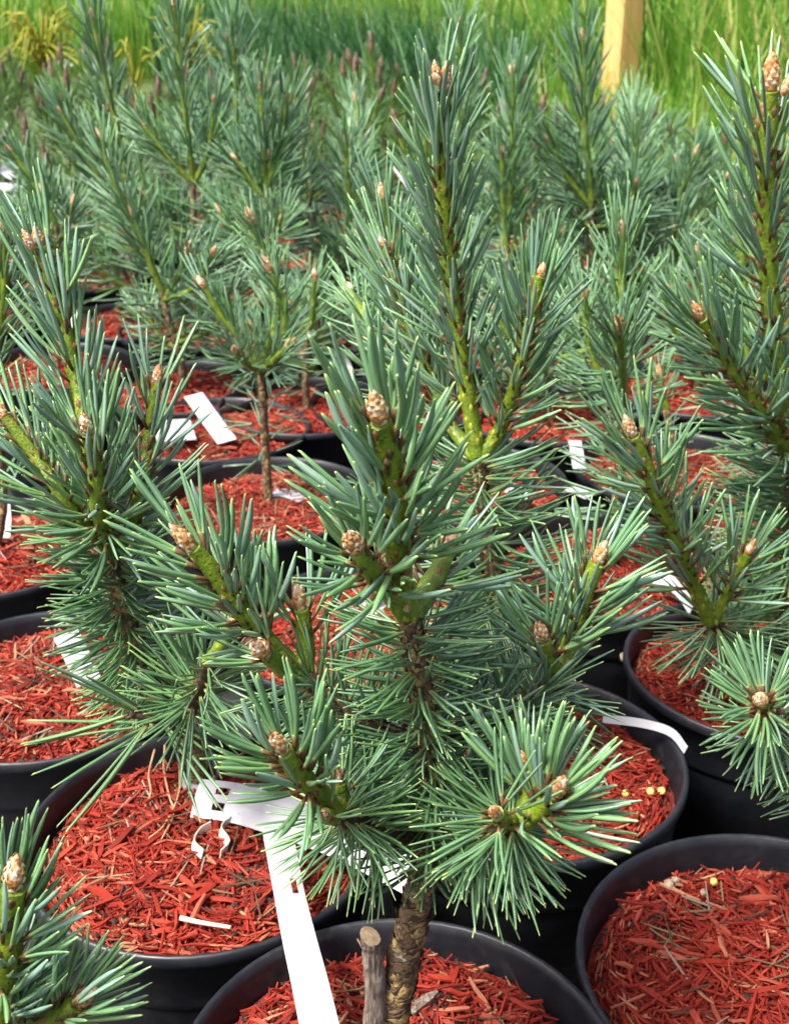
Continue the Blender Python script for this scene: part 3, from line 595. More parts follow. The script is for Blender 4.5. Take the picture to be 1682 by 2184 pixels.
# ------------------------------------------------------------------ left pine (pot D)
D0 = PZ(437, 1712, .118); Yd = D0[1]
pD = Pine('pine', (D0[0], D0[1], MZ), 'pine at left with leaning trunk, tag looped at its base', 13, 300)
tr, Ct = pD.stem([D0+[0, 0, -.012]]+pp(Yd, (428, 1660), (402, 1580), (340, 1460), (275, 1340), (250, 1240), (243, 1170)), .0062, .0036, 'trunk')
pD.needles_on(tr, Ct, 'old', 270, .034, (86, 74), (.44, .99), .9, -.03, .22)
pD.shoot(pp(.46, (243, 1172, Yd), (212, 1090, .458), (202, 990, .452), (188, 925, .448)), .0036, .0028, n=54, L=.036, W=1.08, a=(58, 24), span=(.12, .99), bud=.0074)
pD.shoot(pp(.48, (240, 1172, Yd), (205, 1010, .475), (160, 800, .485), (122, 640, .49), (88, 525, .49)), .0040, .0028, n=88, L=.035, W=1.08, a=(48, 24), span=(.08, .99), bud=.0070)
pD.bud(pD.o, np.array(P(72, 535, .486))-pD.b, unit([-.3, -.2, 1]), .0052)
pD.shoot(pp(.49, (250, 1172, Yd), (292, 1090, .478), (315, 950, .49), (335, 815, .495)), .0032, .0024, n=50, L=.034, W=1.05, a=(56, 22), span=(.2, .99), bud=.0058)
pD.shoot(pp(.49, (236, 1174, Yd), (150, 1080, .48), (70, 965, .485), (12, 892, .488)), .0032, .0024, n=56, L=.034, W=1.05, a=(52, 24), span=(.1, .99), bud=.0056)
pD.shoot(pp(.45, (390, 1550, Yd), (420, 1480, .45), (447, 1412, .438)), .0030, .0028, 'old', n=80, L=.033, a=(88, 60), span=(.4, 1), bud=.004, up=.06, jit=.28)
pD.shoot(pp(.45, (448, 1410, .438), (470, 1380, .436), (490, 1340, .434)), .0030, .0024, n=16, L=.03, a=(70, 30), span=(.4, 1), bud=.0045)
pD.shoot(pp(.45, (385, 1560, Yd), (330, 1535, .455), (280, 1522, .448)), .0022, .0018, 'old', n=11, L=.056, W=.8, a=(50, 36), span=(.3, 1), bud=0, up=-.5, jit=.16)
pD.finish()

# ------------------------------------------------------------------ right pine (pot E) and the branch reaching in from the right
E0 = HERO_POTS['E']; Ye = E0[1]
pE = Pine('pine', (E0[0]+.01, E0[1], MZ), 'tall pine at right edge with thick green leader and orange top bud', 14, 300)
tr, Ct = pE.stem([E0+[.01, 0, -.012]]+pp(Ye, (1660, 1400), (1680, 1250), (1690, 1100), (1692, 985)), .0062, .0044, 'trunk')
pE.needles_on(tr, Ct, 'old', 230, .044, (86, 72), (.30, .99), .85, 0, .2)
pE.shoot(pp(.6, (1692, 985, Ye), (1672, 860, .598), (1646, 680, .59), (1634, 480, .585), (1636, 300, .58), (1641, 195, .578)), .0054, .0042, n=108, L=.043, W=1.0, a=(56, 32), span=(.06, .985), bud=.0096)
pE.bud(pE.o, np.array(P(1668, 205, .575))-pE.b, unit([.2, -.1, 1]), .006)
pE.shoot(pp(.58, (1688, 985, Ye), (1630, 895, .59), (1560, 785, .58), (1497, 680, .572)), .0038, .0028, n=80, L=.040, W=1.0, a=(54, 22), span=(.08, .99), bud=.0066, elong=2.1)
pE.shoot(pp(.56, (1668, 1395, Ye), (1600, 1370, .585), (1540, 1345, .56), (1516, 1325, .545)), .0034, .003, 'old', n=80, L=.037, W=.9, a=(86, 80), span=(.35, 1), bud=0, up=-.08, jit=.25)
pE.shoot(pp(.53, (1514, 1325, .545), (1480, 1250, .538), (1425, 1120, .53), (1380, 1000, .522), (1350, 930, .518)), .0040, .0030, n=80, L=.0375, W=1.1, a=(54, 22), span=(.22, .99), bud=.0078)
pE.shoot(pp(.53, (1518, 1325, .545), (1548, 1270, .545), (1575, 1215, .54), (1592, 1182, .538)), .0032, .0026, n=34, L=.034, W=1.05, a=(58, 24), span=(.3, .99), bud=.0056)
pE.finish()
Bp = HERO_POTS['B']; Bb = np.array([Bp[0]+.028, Bp[1]+.012, MZ])
pB = Pine('pine', tuple(Bb), 'pine past the right edge, one low branch tip facing the camera', 15, 60)
trB, CtB = pB.stem([Bb+[0, 0, -.006], Bb+[.010, .004, .05], Bb+[.030, .01, .10], Bb+[.048, .016, .14]], .0055, .004, 'trunk')
pB.needles_on(trB, CtB, 'old', 110, .030, (86, 70), (.62, .99), 1., 0, .25)
for dx, dy, dz in ((.012, .0, .10), (.045, .02, .06), (.02, -.03, .06), (.022, .045, .055)):
    q0 = Bb+[.048, .016, .14]; pB.shoot([q0, q0+np.array([dx*.6, dy*.6, dz*.4]), q0+np.array([dx, dy, dz])], .0036, .0027, n=44, L=.034, W=1.05, a=(56, 24), span=(.15, .99), bud=.0066)
pB.shoot([Bb+[.012, .005, .055]]+pp(.42, (1705, 1610, .415), (1665, 1570, .42), (1642, 1545, .415)), .0030, .0026, 'old', n=50, L=.026, W=1.15, a=(86, 80), span=(.4, 1), bud=0, up=-.1, jit=.3)
pB.shoot(pp(.40, (1642, 1545, .415), (1632, 1522, .402), (1622, 1495, .39)), .0032, .0028, n=50, L=.0265, W=1.3, a=(92, 40), span=(.15, .99), bud=.0060, elong=1.2, up=.05, jit=.22)
pB.finish()
# blurred pine at the lower left corner, nearest of all
Z0 = HERO_POTS['Z']; Zb = np.array([Z0[0], Z0[1], MZ])
pZ = Pine('pine', tuple(Zb), 'out of focus pine tip in the lower left corner', 16, 60)
pZ.stem([Zb, Zb+[.006, .002, .03]]+pp(.262, (-60, 2330), (-20, 2200)), .006, .0045, 'trunk')
pZ.shoot(pp(.262, (-20, 2200), (5, 2080), (18, 1980), (28, 1895)), .0048, .0036, n=84, L=.024, W=1.3, a=(60, 18), span=(.1, .99), bud=.0066, jit=.24)
pZ.shoot(pp(.262, (-15, 2210), (60, 2200), (125, 2170), (165, 2140)), .0036, .0028, n=74, L=.024, W=1.25, a=(75, 26), span=(.1, .99), bud=.0058, jit=.24)
pZ.finish()

# ------------------------------------------------------------------ pines of the rows behind
def mid(key, base, label, seed, trunk, shoots, whorl_old=60, lo=True, L=.040, dark=False, nlow=0):
    b = np.array([base[0], base[1], MZ]); p = Pine('pine', tuple(b), label, seed, 0, 'young pines in the rows behind', lo, dark)
    Y = b[1]; tr, Ct = p.stem([b]+pp(Y, *trunk), .0034, .0030, 'trunk')
    p.needles_on(tr, Ct, 'old', int(whorl_old*1.3), L*.9, (86, 70), (.3, .99), .8, 0, .25)
    for sh in shoots:
        pts, opt = (sh, {}) if isinstance(sh[0], tuple) and isinstance(sh[0][0], (int, float)) else sh
        w = pp(Y, *pts); ln = sum(np.linalg.norm(w[i+1]-w[i]) for i in range(len(w)-1))
        p.shoot(w, .0033, .0024, n=int(ln*480)+14, **{**dict(L=L*.86, a=(50, 22), span=(.1, .99), bud=.0075), **opt})
    T_, N_, B_ = frames(Ct); rr_ = p.r                                # short side shoots low on the trunk
    for k in range(nlow):
        i = int(len(Ct)*rr_.uniform(.35, .9)); an_ = rr_.random()*6.28; d = np.array([math.cos(an_), math.sin(an_), 0]); ln = rr_.uniform(.03, .06); q0 = Ct[i]+p.b
        p.shoot([q0, q0+d*ln*.6+[0, 0, ln*.25], q0+d*ln+[0, 0, ln*.8]], .003, .0022, n=int(ln*420)+16, L=L*.9, a=(58, 24), span=(.15, .99), bud=.006)
    return p.finish()
Hh = HERO_POTS['H']
mid('H', Hh, 'pine hidden behind the nearest one, two tips above its leader', 21, ((800, 1250), (850, 1050), (872, 880)), [((872, 880), (858, 700), (835, 560), (816, 430)), ((870, 880), (830, 800), (790, 700), (745, 620, .70))], 40, True, .036)
I0 = HERO_POTS['I']
mid('I', I0, 'pine with bare thin trunk and stub, three tips leaning left', 22, ((570, 1020), (562, 880), (556, 780)), [((556, 790), (585, 770, .83), (612, 740, .82)), ((556, 790), (525, 775, .83), (505, 750, .81)), ((556, 780), (520, 730), (470, 670), (436, 615)), ((558, 780), (600, 720), (605, 650), (577, 582)), ((556, 780), (590, 680, .86), (570, 560, .9), (540, 478, .9))], 26, True, .036)
P1 = HERO_POTS['P1']
mid('P1', P1, 'bluish pine with fanned needles right of the forked pine', 23, ((1310, 1100), (1325, 950), (1328, 830)), [((1328, 830), (1328, 700), (1325, 580), (1324, 500)), ((1330, 860), (1325, 780, .70), (1320, 708, .68)), ((1325, 860), (1280, 800), (1255, 720), (1245, 640))], 50, True, .046)
P2 = HERO_POTS['P2']
mid('P2', P2, 'pine half hidden behind the tall right leader', 24, ((1640, 980), (1600, 850)), [((1600, 850), (1590, 700), (1582, 560), (1580, 440)), ((1600, 850), (1680, 700), (1720, 560))], 40)
P4 = HERO_POTS['P4']
mid('P4', P4, 'short pine in the gap left of the tall right pine', 25, ((1430, 930), (1420, 870)), [((1420, 870), (1410, 840), (1406, 805))], 12, True, .03)
G0 = HERO_POTS['G']
mid('G', G0, 'pine at left edge with a white tag on its thin trunk', 26, ((6, 1090), (0, 950), (-20, 800)), [((-20, 800), (0, 700), (10, 600), (8, 520)), ((-20, 800), (-60, 700), (-90, 560))], 30)
def midp(base, trunk, shoots, label, seed, w=50, L=.040, mlabel=None, plabel=None):
    c = pot(base[0], base[1], plabel or ('black pot under the ' + label), mlabel or ('red mulch under the ' + label), 0, far=True)
    return mid(None, c, label, seed, trunk, shoots, w, True, L, nlow=5)
midp((412, 720), ((412, 640), (412, 500), (412, 390)), [((412, 390), (400, 280), (385, 150), (372, 15)), ((415, 388), (440, 340), (452, 280), (455, 225)), ((408, 388), (370, 345), (330, 300), (307, 272))], 'tall pine at upper left, leader cut by the top edge', 31, 40, .052)
midp((290, 700), ((290, 640), (280, 560), (276, 480)), [((276, 480), (262, 330), (228, 180), (198, 40)), ((276, 480), (210, 380), (160, 290), (132, 242))], 'blurred pine with dark stem at upper left, orange bud on top', 32, 50, .055)
midp((395, 845), ((385, 760), (360, 680), (345, 620)), [((345, 620), (310, 530), (250, 400), (213, 298)), ((345, 620), (320, 560), (295, 500), (283, 465)), ((350, 640), (380, 590), (398, 540))], 'leaning pine at mid left with its tip bent to the left', 33, 70, .046)
midp((120, 800), ((125, 680), (128, 560), (120, 480)), [((120, 480), (80, 400), (45, 350), (24, 325)), ((120, 480), (100, 440), (92, 415)), ((120, 490), (60, 470), (10, 460))], 'low pine at left edge above the nearest left tip', 34, 60, .044)
midp((505, 640), ((505, 560), (505, 450), (505, 330)), [((505, 330), (504, 220), (500, 130), (495, 55)), ((505, 330), (530, 300), (548, 262))], 'far pine with dark bud between the two upper left leaders', 35, 50, .056)
midp((590, 735), ((580, 640), (572, 520), (568, 400)), [((568, 400), (562, 320), (558, 250), (556, 195)), ((568, 400), (600, 300), (612, 222)), ((570, 420), (575, 380), (576, 340)), ((560, 420), (530, 380), (505, 345))], 'bluish bushy pine at upper centre left', 36, 70, .054)
midp((742, 720), ((745, 600), (745, 520)), [((745, 520), (745, 440), (740, 370), (738, 300)), ((745, 520), (755, 430), (770, 330, 1.45), (756, 215, 1.5))], 'blurred pine left of the tall central leader', 37, 60, .050)
midp((975, 640), ((978, 500), (980, 380)), [((980, 380), (982, 260), (980, 150), (980, 58))], 'far pine straight behind the tip of the central leader', 38, 50, .055)
midp((1085, 760), ((1085, 640), (1080, 520)), [((1080, 520), (1090, 400), (1094, 280), (1092, 160)), ((1080, 530), (1074, 470), (1072, 400), (1070, 335)), ((1085, 560), (1105, 500), (1120, 450), (1119, 418))], 'pair of blurred tips right of the central leader', 39, 60, .050)
midp((1260, 760), ((1262, 640), (1262, 520), (1260, 430)), [((1260, 430), (1250, 320), (1243, 200), (1240, 85)), ((1260, 440), (1225, 400), (1195, 350), (1173, 308))], 'tallest blurred pine left of the wooden stake', 40, 80, .056)
midp((1360, 745), ((1352, 620), (1345, 500), (1342, 430)), [((1342, 430), (1350, 370), (1356, 320), (1360, 275)), ((1342, 430), (1350, 330, 1.4), (1348, 260, 1.45), (1347, 210, 1.5))], 'blurred pine below the wooden stake with two pale buds', 41, 80, .052)
midp((1465, 720), ((1455, 600), (1440, 500)), [((1440, 500), (1450, 420), (1470, 370), (1482, 330)), ((1440, 510), (1430, 460), (1420, 420))], 'blurred pine leaning right under the meadow edge', 42, 60, .050)
midp((850, 880), ((850, 760), (850, 660)), [((850, 660), (860, 600), (890, 520), (905, 440)), ((850, 660), (820, 590), (790, 540))], 'blurred pine hidden behind the central fork', 43, 60, .044)
midp((655, 885), ((650, 780), (660, 700)), [((660, 700), (668, 650), (670, 600)), ((655, 720), (640, 690), (625, 660))], 'small low pine with one tip between left and centre', 44, 40, .036)
midp((1160, 900), ((1170, 820), (1180, 740)), [((1180, 740), (1190, 690), (1200, 640)), ((1180, 740), (1240, 700), (1280, 610)), ((1180, 760), (1210, 740), (1225, 700))], 'low blurred pine behind the right fork of the second pine', 45, 50, .044)
midp((1480, 850), ((1500, 740), (1505, 660)), [((1505, 660), (1500, 600), (1490, 540)), ((1505, 660), (1540, 600), (1560, 520))], 'low blurred pine behind the upper right branch', 46, 50, .044)

# fillers: rows farther back, copies of four generated pines, and darker brown budded pines beyond
def generic(seed, h, nsh, dark, name='pine', L=.045):
    r = np.random.default_rng(seed); p = Pine(name, (0, 0, 0), None, seed, 0, None, True, dark); wz = h*r.uniform(.4, .55)
    tr, Ct = p.stem([(0, 0, 0), (.004, .003, wz*.5), (r.normal(0, .008), r.normal(0, .008), wz)], .005, .0036, 'trunk'); top = Ct[-1]
    p.needles_on(tr, Ct, 'old', 60, L, (85, 66), (.3, .99), .8, .05, .25)
    for k in range(nsh):
        a = k*2.4+r.random(); rr = 0 if k == 0 else r.uniform(.03, .06); hh = h-wz if k == 0 else (h-wz)*r.uniform(.45, .75)
        e = top+[rr*math.cos(a), rr*math.sin(a), hh]; m_ = top+[rr*.7*math.cos(a), rr*.7*math.sin(a), hh*.45]
        p.shoot([top, m_, e], .0036, .0026, n=int(hh*620)+14, L=L*(.8 if dark else 1), W=1.1 if not dark else .9, a=(54, 22), span=(.08, .99 if not dark else .93), bud=.0075 if not dark else .012, elong=1.75 if not dark else 3.2)
    p.finish(); return p.o
def copy_tree(o, parent=None):
    c = o.copy(); C.objects.link(c)
    if parent is not None: c.parent = parent
    for ch in list(o.children): copy_tree(ch, c)
    return c
GEN = [generic(60+i, .15+.025*i, 3, False) for i in range(4)]; GEND = [generic(70+i, .14+.025*i, 3, True, L=.045) for i in range(3)]
first = set(); r = np.random.default_rng(99); A2 = np.array([.002, .323]); u2 = np.array([.154, .058]); w2 = np.array([-.091, .1435])
def place(protos, x, y, label, group, sc):
    src = protos[int(r.integers(0, len(protos)))]
    o = src if src.name not in first else copy_tree(src); first.add(src.name)
    o.location = (x, y, MZ); o.rotation_euler = (r.normal(0, .05), r.normal(0, .05), r.random()*6.28); o.scale = (sc,)*3; tag(o, label, 'pine', group); return o
for j in range(3, 26):
    for i in range(-3, 30):
        q = A2+i*u2+j*w2+r.normal(0, .006, 2)
        x, y = q
        if y < 1.12 or y > 3.5 or abs(x) > .34*y+.10: continue
        if np.dot(q-np.array([0, .3]), UD) > 1.02: continue
        if min(math.hypot(x-a, y-b) for a, b in POTS) < .155: continue
        darkish = y > 1.75+r.normal(0, .1) or (x < -.16*y and y > 1.45)
        qx = 841+FPX*x/(y*cP+(CAMZ-.2)*sP); reg = ('at the upper left', 'at the upper centre', 'at the upper right')[0 if qx < 560 else (1 if qx < 1120 else 2)]; dep = ('in the middle rows', 'in the far rows', 'in the last rows')[0 if y < 1.6 else (1 if y < 2.3 else 2)]
        if y < 2.1: pot(0, 0, 'black pot %s %s, mostly hidden under blurred pines' % (dep, reg), 'red mulch %s %s, mostly hidden under blurred pines' % (dep, reg), 0, loc=(x, y), far=True)
        else: POTS.append((x, y))
        if darkish: place(GEND, x, y, 'dark green pine with brown candle buds %s %s' % (dep, reg), 'dark pines with brown candles', r.uniform(.85, 1.15))
        else: place(GEN, x, y, 'low blurred bluish pine %s %s, between taller ones' % (dep, reg), 'blurred pines of the back rows', r.uniform(.8, 1.05))

for g in GEN+GEND:
    if g.name not in first:
        for ch in list(g.children_recursive): bpy.data.objects.remove(ch)
        bpy.data.objects.remove(g)
# ------------------------------------------------------------------ white plant tags
def ribbon(name, pts, side, width, label, hole=None, thick=.0005, n=6, m=M_LABEL, wid=None, cat='plant tag', group='white plastic plant tags', nx=5):
    cv = catmull(pts, n); k = len(cv); T = unit(np.gradient(cv, axis=0)); s = np.broadcast_to(np.asarray(side, float), cv.shape); s = unit(s-T*np.sum(s*T, 1)[:, None]); N = np.cross(T, s)
    ww = np.broadcast_to(np.asarray(width if wid is None else np.interp(np.linspace(0, 1, k), *wid), float), (k,)); us = np.linspace(-.5, .5, nx+1)
    V = cv[:, None]+s[:, None]*(us[None, :, None]*ww[:, None, None])+N[:, None]*((.25-us**2)[None, :, None]*ww[:, None, None]*.35); V = V.reshape(-1, 3); Nn = np.repeat(N, nx+1, 0); V2 = np.vstack([V+Nn*thick/2, V-Nn*thick/2]); o_ = len(V)
    Q = []; has = lambda i, j: 0 <= i < k-1 and 0 <= j < nx and not (hole and i in hole[0] and j in hole[1])
    for i in range(k-1):
        for j in range(nx):
            if not has(i, j): continue
            a, b_, c, d = i*(nx+1)+j, i*(nx+1)+j+1, (i+1)*(nx+1)+j+1, (i+1)*(nx+1)+j
            Q += [(a, b_, c, d), (d+o_, c+o_, b_+o_, a+o_)]
            for (ni, nj, e0, e1) in ((i-1, j, a, b_), (i, j+1, b_, c), (i+1, j, c, d), (i, j-1, d, a)):
                if not has(ni, nj): Q.append((e1, e0, e0+o_, e1+o_))
    mb = MB(); mb.add(V2, Q); o = mb.build(name, m, None, False)
    return tag(o, label, cat, group)
pz = lambda z, *xy: [PZ(p[0], p[1], p[2] if len(p) > 2 else z) for p in xy]
ribbon('plant_tag', pz(.14, (418, 1702, .138), (500, 1712, .138), (600, 1740, .139), (740, 1790, .142), (885, 1862, .146)), (.2, .85, .42), .020, 'long white tag lying from the left trunk across to the ochre trunk', hole=({3, 4}, {1, 3}))
ribbon('plant_tag', pz(.15, (592, 1772, .148), (608, 1860, .152), (622, 1930, .155), (640, 2010, .158), (664, 2110, .160), (690, 2230, .158)), (1, .12, 0), .016, 'white tag hanging forward over two rims, small torn hole in it', hole=({10, 11, 12, 13}, {3}), n=8, wid=([0, .3, 1], [.0132, .0122, .0138]))
for k, xy in enumerate([((450, 1760), (425, 1775), (412, 1800), (432, 1822)), ((492, 1748), (470, 1770), (487, 1800), (470, 1822))]):
    ribbon('torn_strip', pz(.134, *xy), (.3, .2, 1), .0046, ('curled cream strip under the looped tag, left one', 'curled cream strip under the looped tag, right one')[k], m=M_CREAM, cat='strip', group='torn cream strips', nx=1)
# loop around the left trunk
mb = MB(); tp = np.array(P(428, 1668, Yd)); an = np.linspace(0, 2*math.pi, 25)
ribbon('tag_loop', [tp+np.array([.0085*math.cos(a), .0085*math.sin(a), .004+.003*math.sin(a)]) for a in an[:-1]], (0, .2, 1), .006, 'white loop of the tag around the left trunk', n=1, nx=1, cat='tag loop')
tags = [
 ('white tag upright beside the left trunk low at left', [(140, 1350, .20), (165, 1400, .17), (190, 1455, .135)], (1, .2, 0), .014),
 ('white tag wrapped on the thin trunk at left edge', [(8, 1075, .18), (10, 1110, .15), (8, 1150, .13)], (1, 0, .2), .010),
 ('white tag slanting over red mulch at mid left', [(412, 842, .19), (450, 895, .16), (485, 942, .135)], (1, .1, 0), .017),
 ('broad white tag behind the left shoot with orange bud', [(330, 920, .15), (370, 918, .145), (412, 915, .14)], (0, 1, .6), .022),
 ('white tag end at the foot of the stub behind', [(570, 1052, .135), (610, 1052, .132), (650, 1065, .13)], (.2, 1, 0), .014),
 ('small white tag left of the central leader', [(720, 752, .20), (732, 775, .18), (742, 800, .16)], (1, 0, .2), .012),
 ('bright white tag beside the central leader high up', [(846, 352, .30), (870, 385, .27), (893, 416, .24)], (1, .4, 0), .017),
 ('white tag glimpsed at upper centre left, flat one', [(632, 303, .20), (650, 312, .19), (670, 322, .18)], (.2, 1, .3), .022),
 ('white tag glimpsed at upper centre left, upper one', [(634, 268, .24), (638, 282, .22)], (1, .1, 0), .022),
 ('white tag at left edge, uppermost of three', [(0, 352, .24), (40, 378, .22)], (.2, 1, .2), .026),
 ('white tag at left edge, middle of three', [(0, 398, .22), (55, 400, .21)], (.2, 1, .2), .024),
 ('white tag at left edge, lowest of three', [(52, 425, .2), (75, 465, .18)], (1, .2, 0), .020),
 ('tiny white tag far off at upper left', [(128, 128, .26), (148, 142, .24)], (.3, 1, .2), .024),
 ('white tag between right pines below a pale bud', [(1425, 655, .19), (1460, 690, .17)], (1, .1, .2), .022),
 ('white tag between right pines, upper one', [(1440, 565, .22), (1485, 585, .20)], (.2, 1, .2), .020),
 ('white tag behind right fan of old needles', [(1225, 940, .17), (1235, 1000, .15)], (1, .1, 0), .010),
 ('pale tag low behind the right shoot of the fork', [(1215, 1040, .14), (1260, 1060, .135)], (.2, 1, 0), .014),
 ('curved white tag beside the right whorl', [(1395, 1232, .155), (1440, 1250, .150), (1475, 1298, .140)], (.1, .6, 1), .009),
 ('thin curved white tag edge on over the right rim', [(1285, 1532, .138), (1370, 1543, .142), (1430, 1562, .142), (1462, 1600, .136)], (.1, .5, 1), .0045),
 ('white tag at right edge behind old needles', [(1665, 1300, .16), (1690, 1310, .155)], (.1, .5, 1), .012),
 ('white tag scrap under the second trunk', [(1085, 1040, .15), (1130, 1060, .14)], (.2, 1, .2), .014),
 ('white tag seen left of the lower whorl', [(780, 1282, .15), (815, 1300, .145)], (.2, 1, .2), .012),
 ('white tag behind the left leader near its middle', [(148, 660, .24), (158, 700, .21)], (1, .1, 0), .012)]
for lab, pts, side, wd in tags:
    pts = [(a, b_, pts[-1][2]+.35*(z-pts[-1][2])) for a, b_, z in pts]
    ribbon('plant_tag', pz(0, *pts), side, wd, lab, nx=1)

# ------------------------------------------------------------------ small things on the mulch
ICO = None
def pebble(name, m, p, s, label, cat, group, seed=0):
    r_ = np.random.default_rng(seed); mb = MB(); lat, lon = 6, 9
    V = [(math.sin(math.pi*i/lat)*math.cos(2*math.pi*j/lon), math.sin(math.pi*i/lat)*math.sin(2*math.pi*j/lon), math.cos(math.pi*i/lat)) for i in range(lat+1) for j in range(lon)]
    V = np.array(V)*s*(1+r_.normal(0, .06 if m is M_PELLET else .2, (len(V), 1))); Q = [(i*lon+j, (i+1)*lon+j, (i+1)*lon+(j+1) % lon, i*lon+(j+1) % lon) for i in range(lat) for j in range(lon)]
    mb.add(V, Q); o = mb.build(name, m); o.location = tuple(p); return tag(o, label, cat, group)
for k, (x, y) in enumerate([(110, 1590), (126, 1594), (147, 1608), (198, 1582)]): pebble('fertilizer_pellet', M_PELLET, PZ(x, y, .119), .0021, 'round yellow pellet on the left edge mulch near the rim', 'pellet', 'yellow pellets on the left mulch', k)
for k, (x, y) in enumerate([(1386, 1688), (1410, 1687), (1333, 1693)]): pebble('fertilizer_pellet', M_PELLET, PZ(x, y, .125), .0021, 'round yellow pellet on the mulch right of the low branch', 'pellet', 'yellow pellets on the right mulch', k)
pebble('fertilizer_pellet', M_PELLET, PZ(1521, 1881, .1285), .0019, 'single yellow pellet in the bottom right pot', 'pellet', None, 8)
for k, (x, y, z) in enumerate([(1440, 1880, .1275), (1425, 1890, .1275), (1500, 1905, .1275)]): pebble('pale_stone', M_PERLITE, PZ(x, y, z), (.0022, .0028, .0016)[k], 'pale clod on the mulch in the bottom right pot', 'clod', 'pale clods in the bottom right pot', 20+k)
pebble('pale_stone', M_PERLITE, PZ(1330, 1402, .121), .003, 'white stone on the mulch at right, near the dark rim', 'stone', None, 31)
for k, pts in enumerate([((352, 1590), (350, 1640), (362, 1700), (372, 1735), (345, 1790)), ((380, 1600), (384, 1660), (378, 1705), (350, 1760), (318, 1788)), ((330, 1600), (318, 1650), (322, 1690), (310, 1720))]):
    mb = MB(); cv = catmull(pz(.131, *pts), 8); tube(mb, cv, np.linspace(.0006, .0004, len(cv)), 6); o = mb.build('dry_root', M_ROOT); tag(o, ('tan dry root hair on the left mulch, longest one', 'tan dry root hair on the left mulch, hooked one', 'tan dry root hair on the left mulch, leftmost short one')[k], 'root', 'dry roots')
mb = MB(); cv = catmull(pz(.1305, (385, 1958), (430, 1968), (492, 1978)), 5); tube(mb, cv, np.linspace(.0012, .0008, len(cv)), 6); tag(mb.build('straw', M_CREAM), 'pale straw piece lying on the lower left mulch', 'straw')
mb = MB(); q = PZ(905, 2140, .1305); V, Q, UV = chip_template(.013, .0045, .002, 5); R_ = rotmats(np.array([.75]), np.array([-.25]), np.array([.2]))[0]; mb.add(V@R_.T+q, Q, None, UV); tag(mb.build('bark_piece', M_DEADWOOD, None, False), 'grey weathered bark piece leaning against the ochre trunk', 'bark')
# dark peat spilling at the left rim of the lower left pot
mb = MB(); r_ = np.random.default_rng(4); D2 = HERO_POTS['D']
for k in range(260):
    a = r_.normal(3.0, .28); rr = .0765*(1-abs(r_.normal(0, .10))); p = np.array([D2[0]+rr*math.cos(a), D2[1]+rr*math.sin(a), .1105+r_.random()*.006+.006*(1-rr/.0765)]); s_ = r_.uniform(.0008, .0022)
    V = unit(r_.normal(0, 1, (6, 3)))*s_+p; mb.add(V, None, [(0, 1, 2), (0, 2, 3), (0, 3, 4), (1, 4, 5), (2, 5, 3), (1, 2, 5), (0, 4, 1), (3, 5, 4)])
tag(mb.build('peat_crumbs', M_SOIL, None, False), 'dark peat crumbs at the left rim of the lower left pot', 'peat', kind='stuff')

# ------------------------------------------------------------------ meadow, turf, golden shrubs, stake
def blades(name, n, xy, h, w, m, label, lean=.25, seed=1, segs=4):
    r_ = np.random.default_rng(seed); x, y = xy(r_, n); n = len(x); H = (h(x, y) if callable(h) else h)*r_.uniform(.55, 1.1, n); Wd = w*r_.uniform(.6, 1.3, n); az = r_.random(n)*6.28; ln = np.abs(r_.normal(0, lean, n))+.04; fa = r_.random(n)*6.28
    t = np.linspace(0, 1, segs+1); d = np.stack([np.cos(az), np.sin(az)], 1); sd = np.stack([np.cos(fa), np.sin(fa), 0*fa], 1)
    c = np.stack([x[:, None]+d[:, 0:1]*(ln*H)[:, None]*t**2, y[:, None]+d[:, 1:2]*(ln*H)[:, None]*t**2, H[:, None]*(t-.15*ln[:, None]*t**2)], -1)
    wt = np.array([.8, 1, .85, .55, .06])[:segs+1] if segs == 4 else np.linspace(1, .06, segs+1)
    off = sd[:, None]*(Wd[:, None]*wt[None])[..., None]*.5; V = np.stack([c-off, c+off], 2).reshape(-1, 3); nv = (segs+1)*2
    Q0 = np.array([(2*i, 2*i+1, 2*i+3, 2*i+2) for i in range(segs)]); UV0 = np.array([[(0, t[i]), (1, t[i]), (1, t[i+1]), (0, t[i+1])] for i in range(segs)])
    mb = MB(); mb.add(V, (Q0[None]+(np.arange(n)*nv)[:, None, None]).reshape(-1, 4), None, np.tile(UV0, (n, 1, 1)), None, np.repeat(r_.random(n), segs))
    o = mb.build(name, m); return tag(o, label, 'grass', kind='stuff')
def meadow_xy(r_, n):
    y = 1.8+9*r_.random(n*3)**1.6; x = (r_.random(n*3)*2-1)*(.36*y+.3)
    e = (x*UD[0]+(y-.3)*UD[1]); dd = x*WD[0]+(y-.3)*WD[1]
    k = (e > 1.30) | (dd > 5.6) | ((e > .98) & (x > .10*y))
    return x[k][:n], y[k][:n]
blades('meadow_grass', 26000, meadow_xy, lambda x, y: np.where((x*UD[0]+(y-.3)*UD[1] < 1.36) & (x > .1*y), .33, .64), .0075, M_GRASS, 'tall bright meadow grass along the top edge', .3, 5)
def turf_xy(r_, n):
    y = 2.6+4.0*r_.random(n*4); x = (r_.random(n*4)*2-1)*(.36*y+.2); e = (x*UD[0]+(y-.3)*UD[1]); dd = x*WD[0]+(y-.3)*WD[1]; k = (e < 1.34) & (e > 1.02) & (x < .10*y); return x[k][:n], y[k][:n]
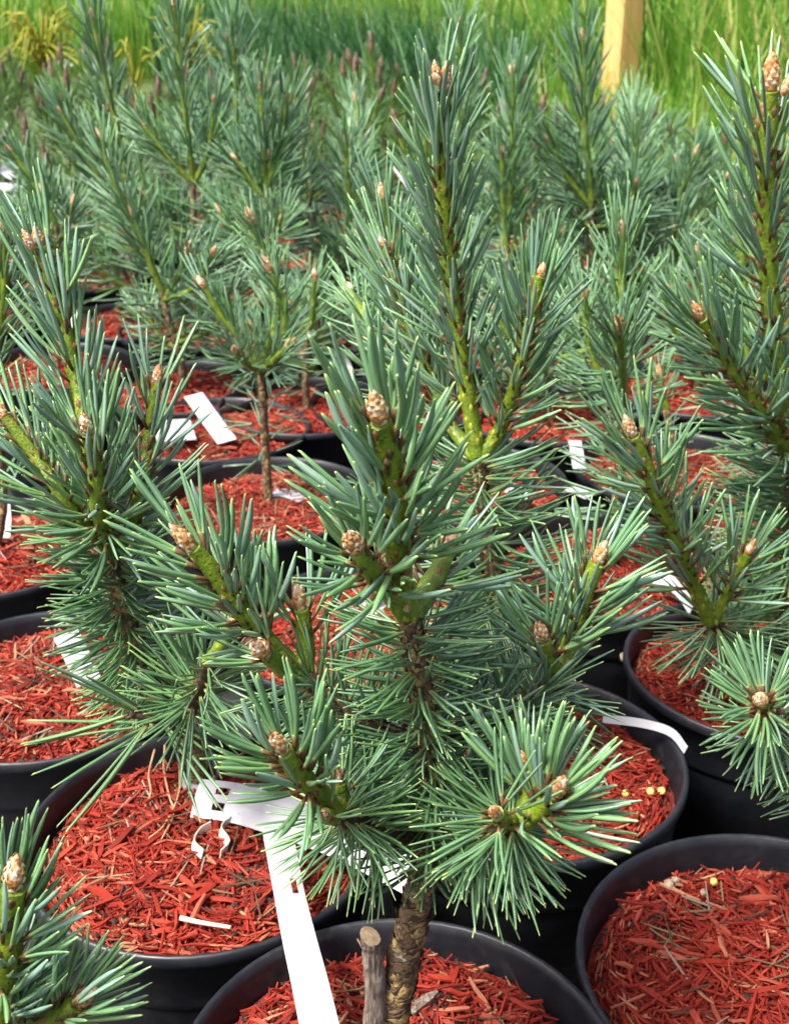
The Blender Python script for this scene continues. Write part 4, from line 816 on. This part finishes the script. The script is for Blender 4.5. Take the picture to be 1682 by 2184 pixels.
blades('turf', 14000, turf_xy, .42, .006, M_TURF, 'dark green low grass strip before the bright meadow', .3, 6)
def golden(px, py, Y, n, size, label, seed):
    t = P(px, py, Y); b = np.array([t[0], t[1], 0]); H = t[2]; o = empty('golden_shrub', tuple(b)); tag(o, label, 'shrub', 'golden shrubs'); r_ = np.random.default_rng(seed); mb = MB()
    mb2 = MB(); tube(mb2, [(0, 0, 0), (.005, 0, H*.4), (0, .005, H*.7)], [.008, .006, .004], 6); mb2.build('trunk', M_OLD, o)
    for k in range(n):
        a = r_.random()*6.28; rr = r_.uniform(.3, 1)*size; z0 = H*r_.uniform(.5, .85); pk = H*r_.uniform(.72, 1.05)
        c = catmull([(0, 0, z0), (rr*.5*math.cos(a), rr*.5*math.sin(a), pk), (rr*math.cos(a), rr*math.sin(a), pk-r_.normal(.01, .045))], 4)
        tube(mb, c, np.linspace(.003, .002, len(c)), 4, r_.random())
    f = mb.build('foliage', M_GOLD, o); f['kind'] = 'stuff'
golden(85, 40, 3.5, 80, .14, 'golden yellow thread leaved shrub at the upper left', 1)
golden(400, 60, 3.9, 70, .13, 'golden shrub behind the cut off leader at the top', 2)
golden(285, 100, 3.0, 9, .08, 'few golden strands between the two upper left leaders', 3)
# wooden stake
c = P(1322, 90, 2.75); mb = MB(); hw = .029; zz = [0, .02, 1.05, 1.06]; rr = [hw, hw, hw, hw-.006]
prof = [(-1, -.85), (-.85, -1), (.85, -1), (1, -.85), (1, .85), (.85, 1), (-.85, 1), (-1, .85)]
V = [(x*q, y*q, z) for z, q in zip(zz, rr) for x, y in prof]; Q = [(i*8+j, i*8+(j+1) % 8, (i+1)*8+(j+1) % 8, (i+1)*8+j) for i in range(3) for j in range(8)]
mb.add(V, Q+[(24, 25, 26, 27), (24, 27, 28, 31), (28, 29, 30, 31)]); o = mb.build('wooden_stake', M_TIMBER, None, False); o.location = (c[0], c[1], 0); o.rotation_euler = (0, math.radians(.8), math.radians(28)); tag(o, 'pale square wooden stake standing in the meadow grass', 'stake')
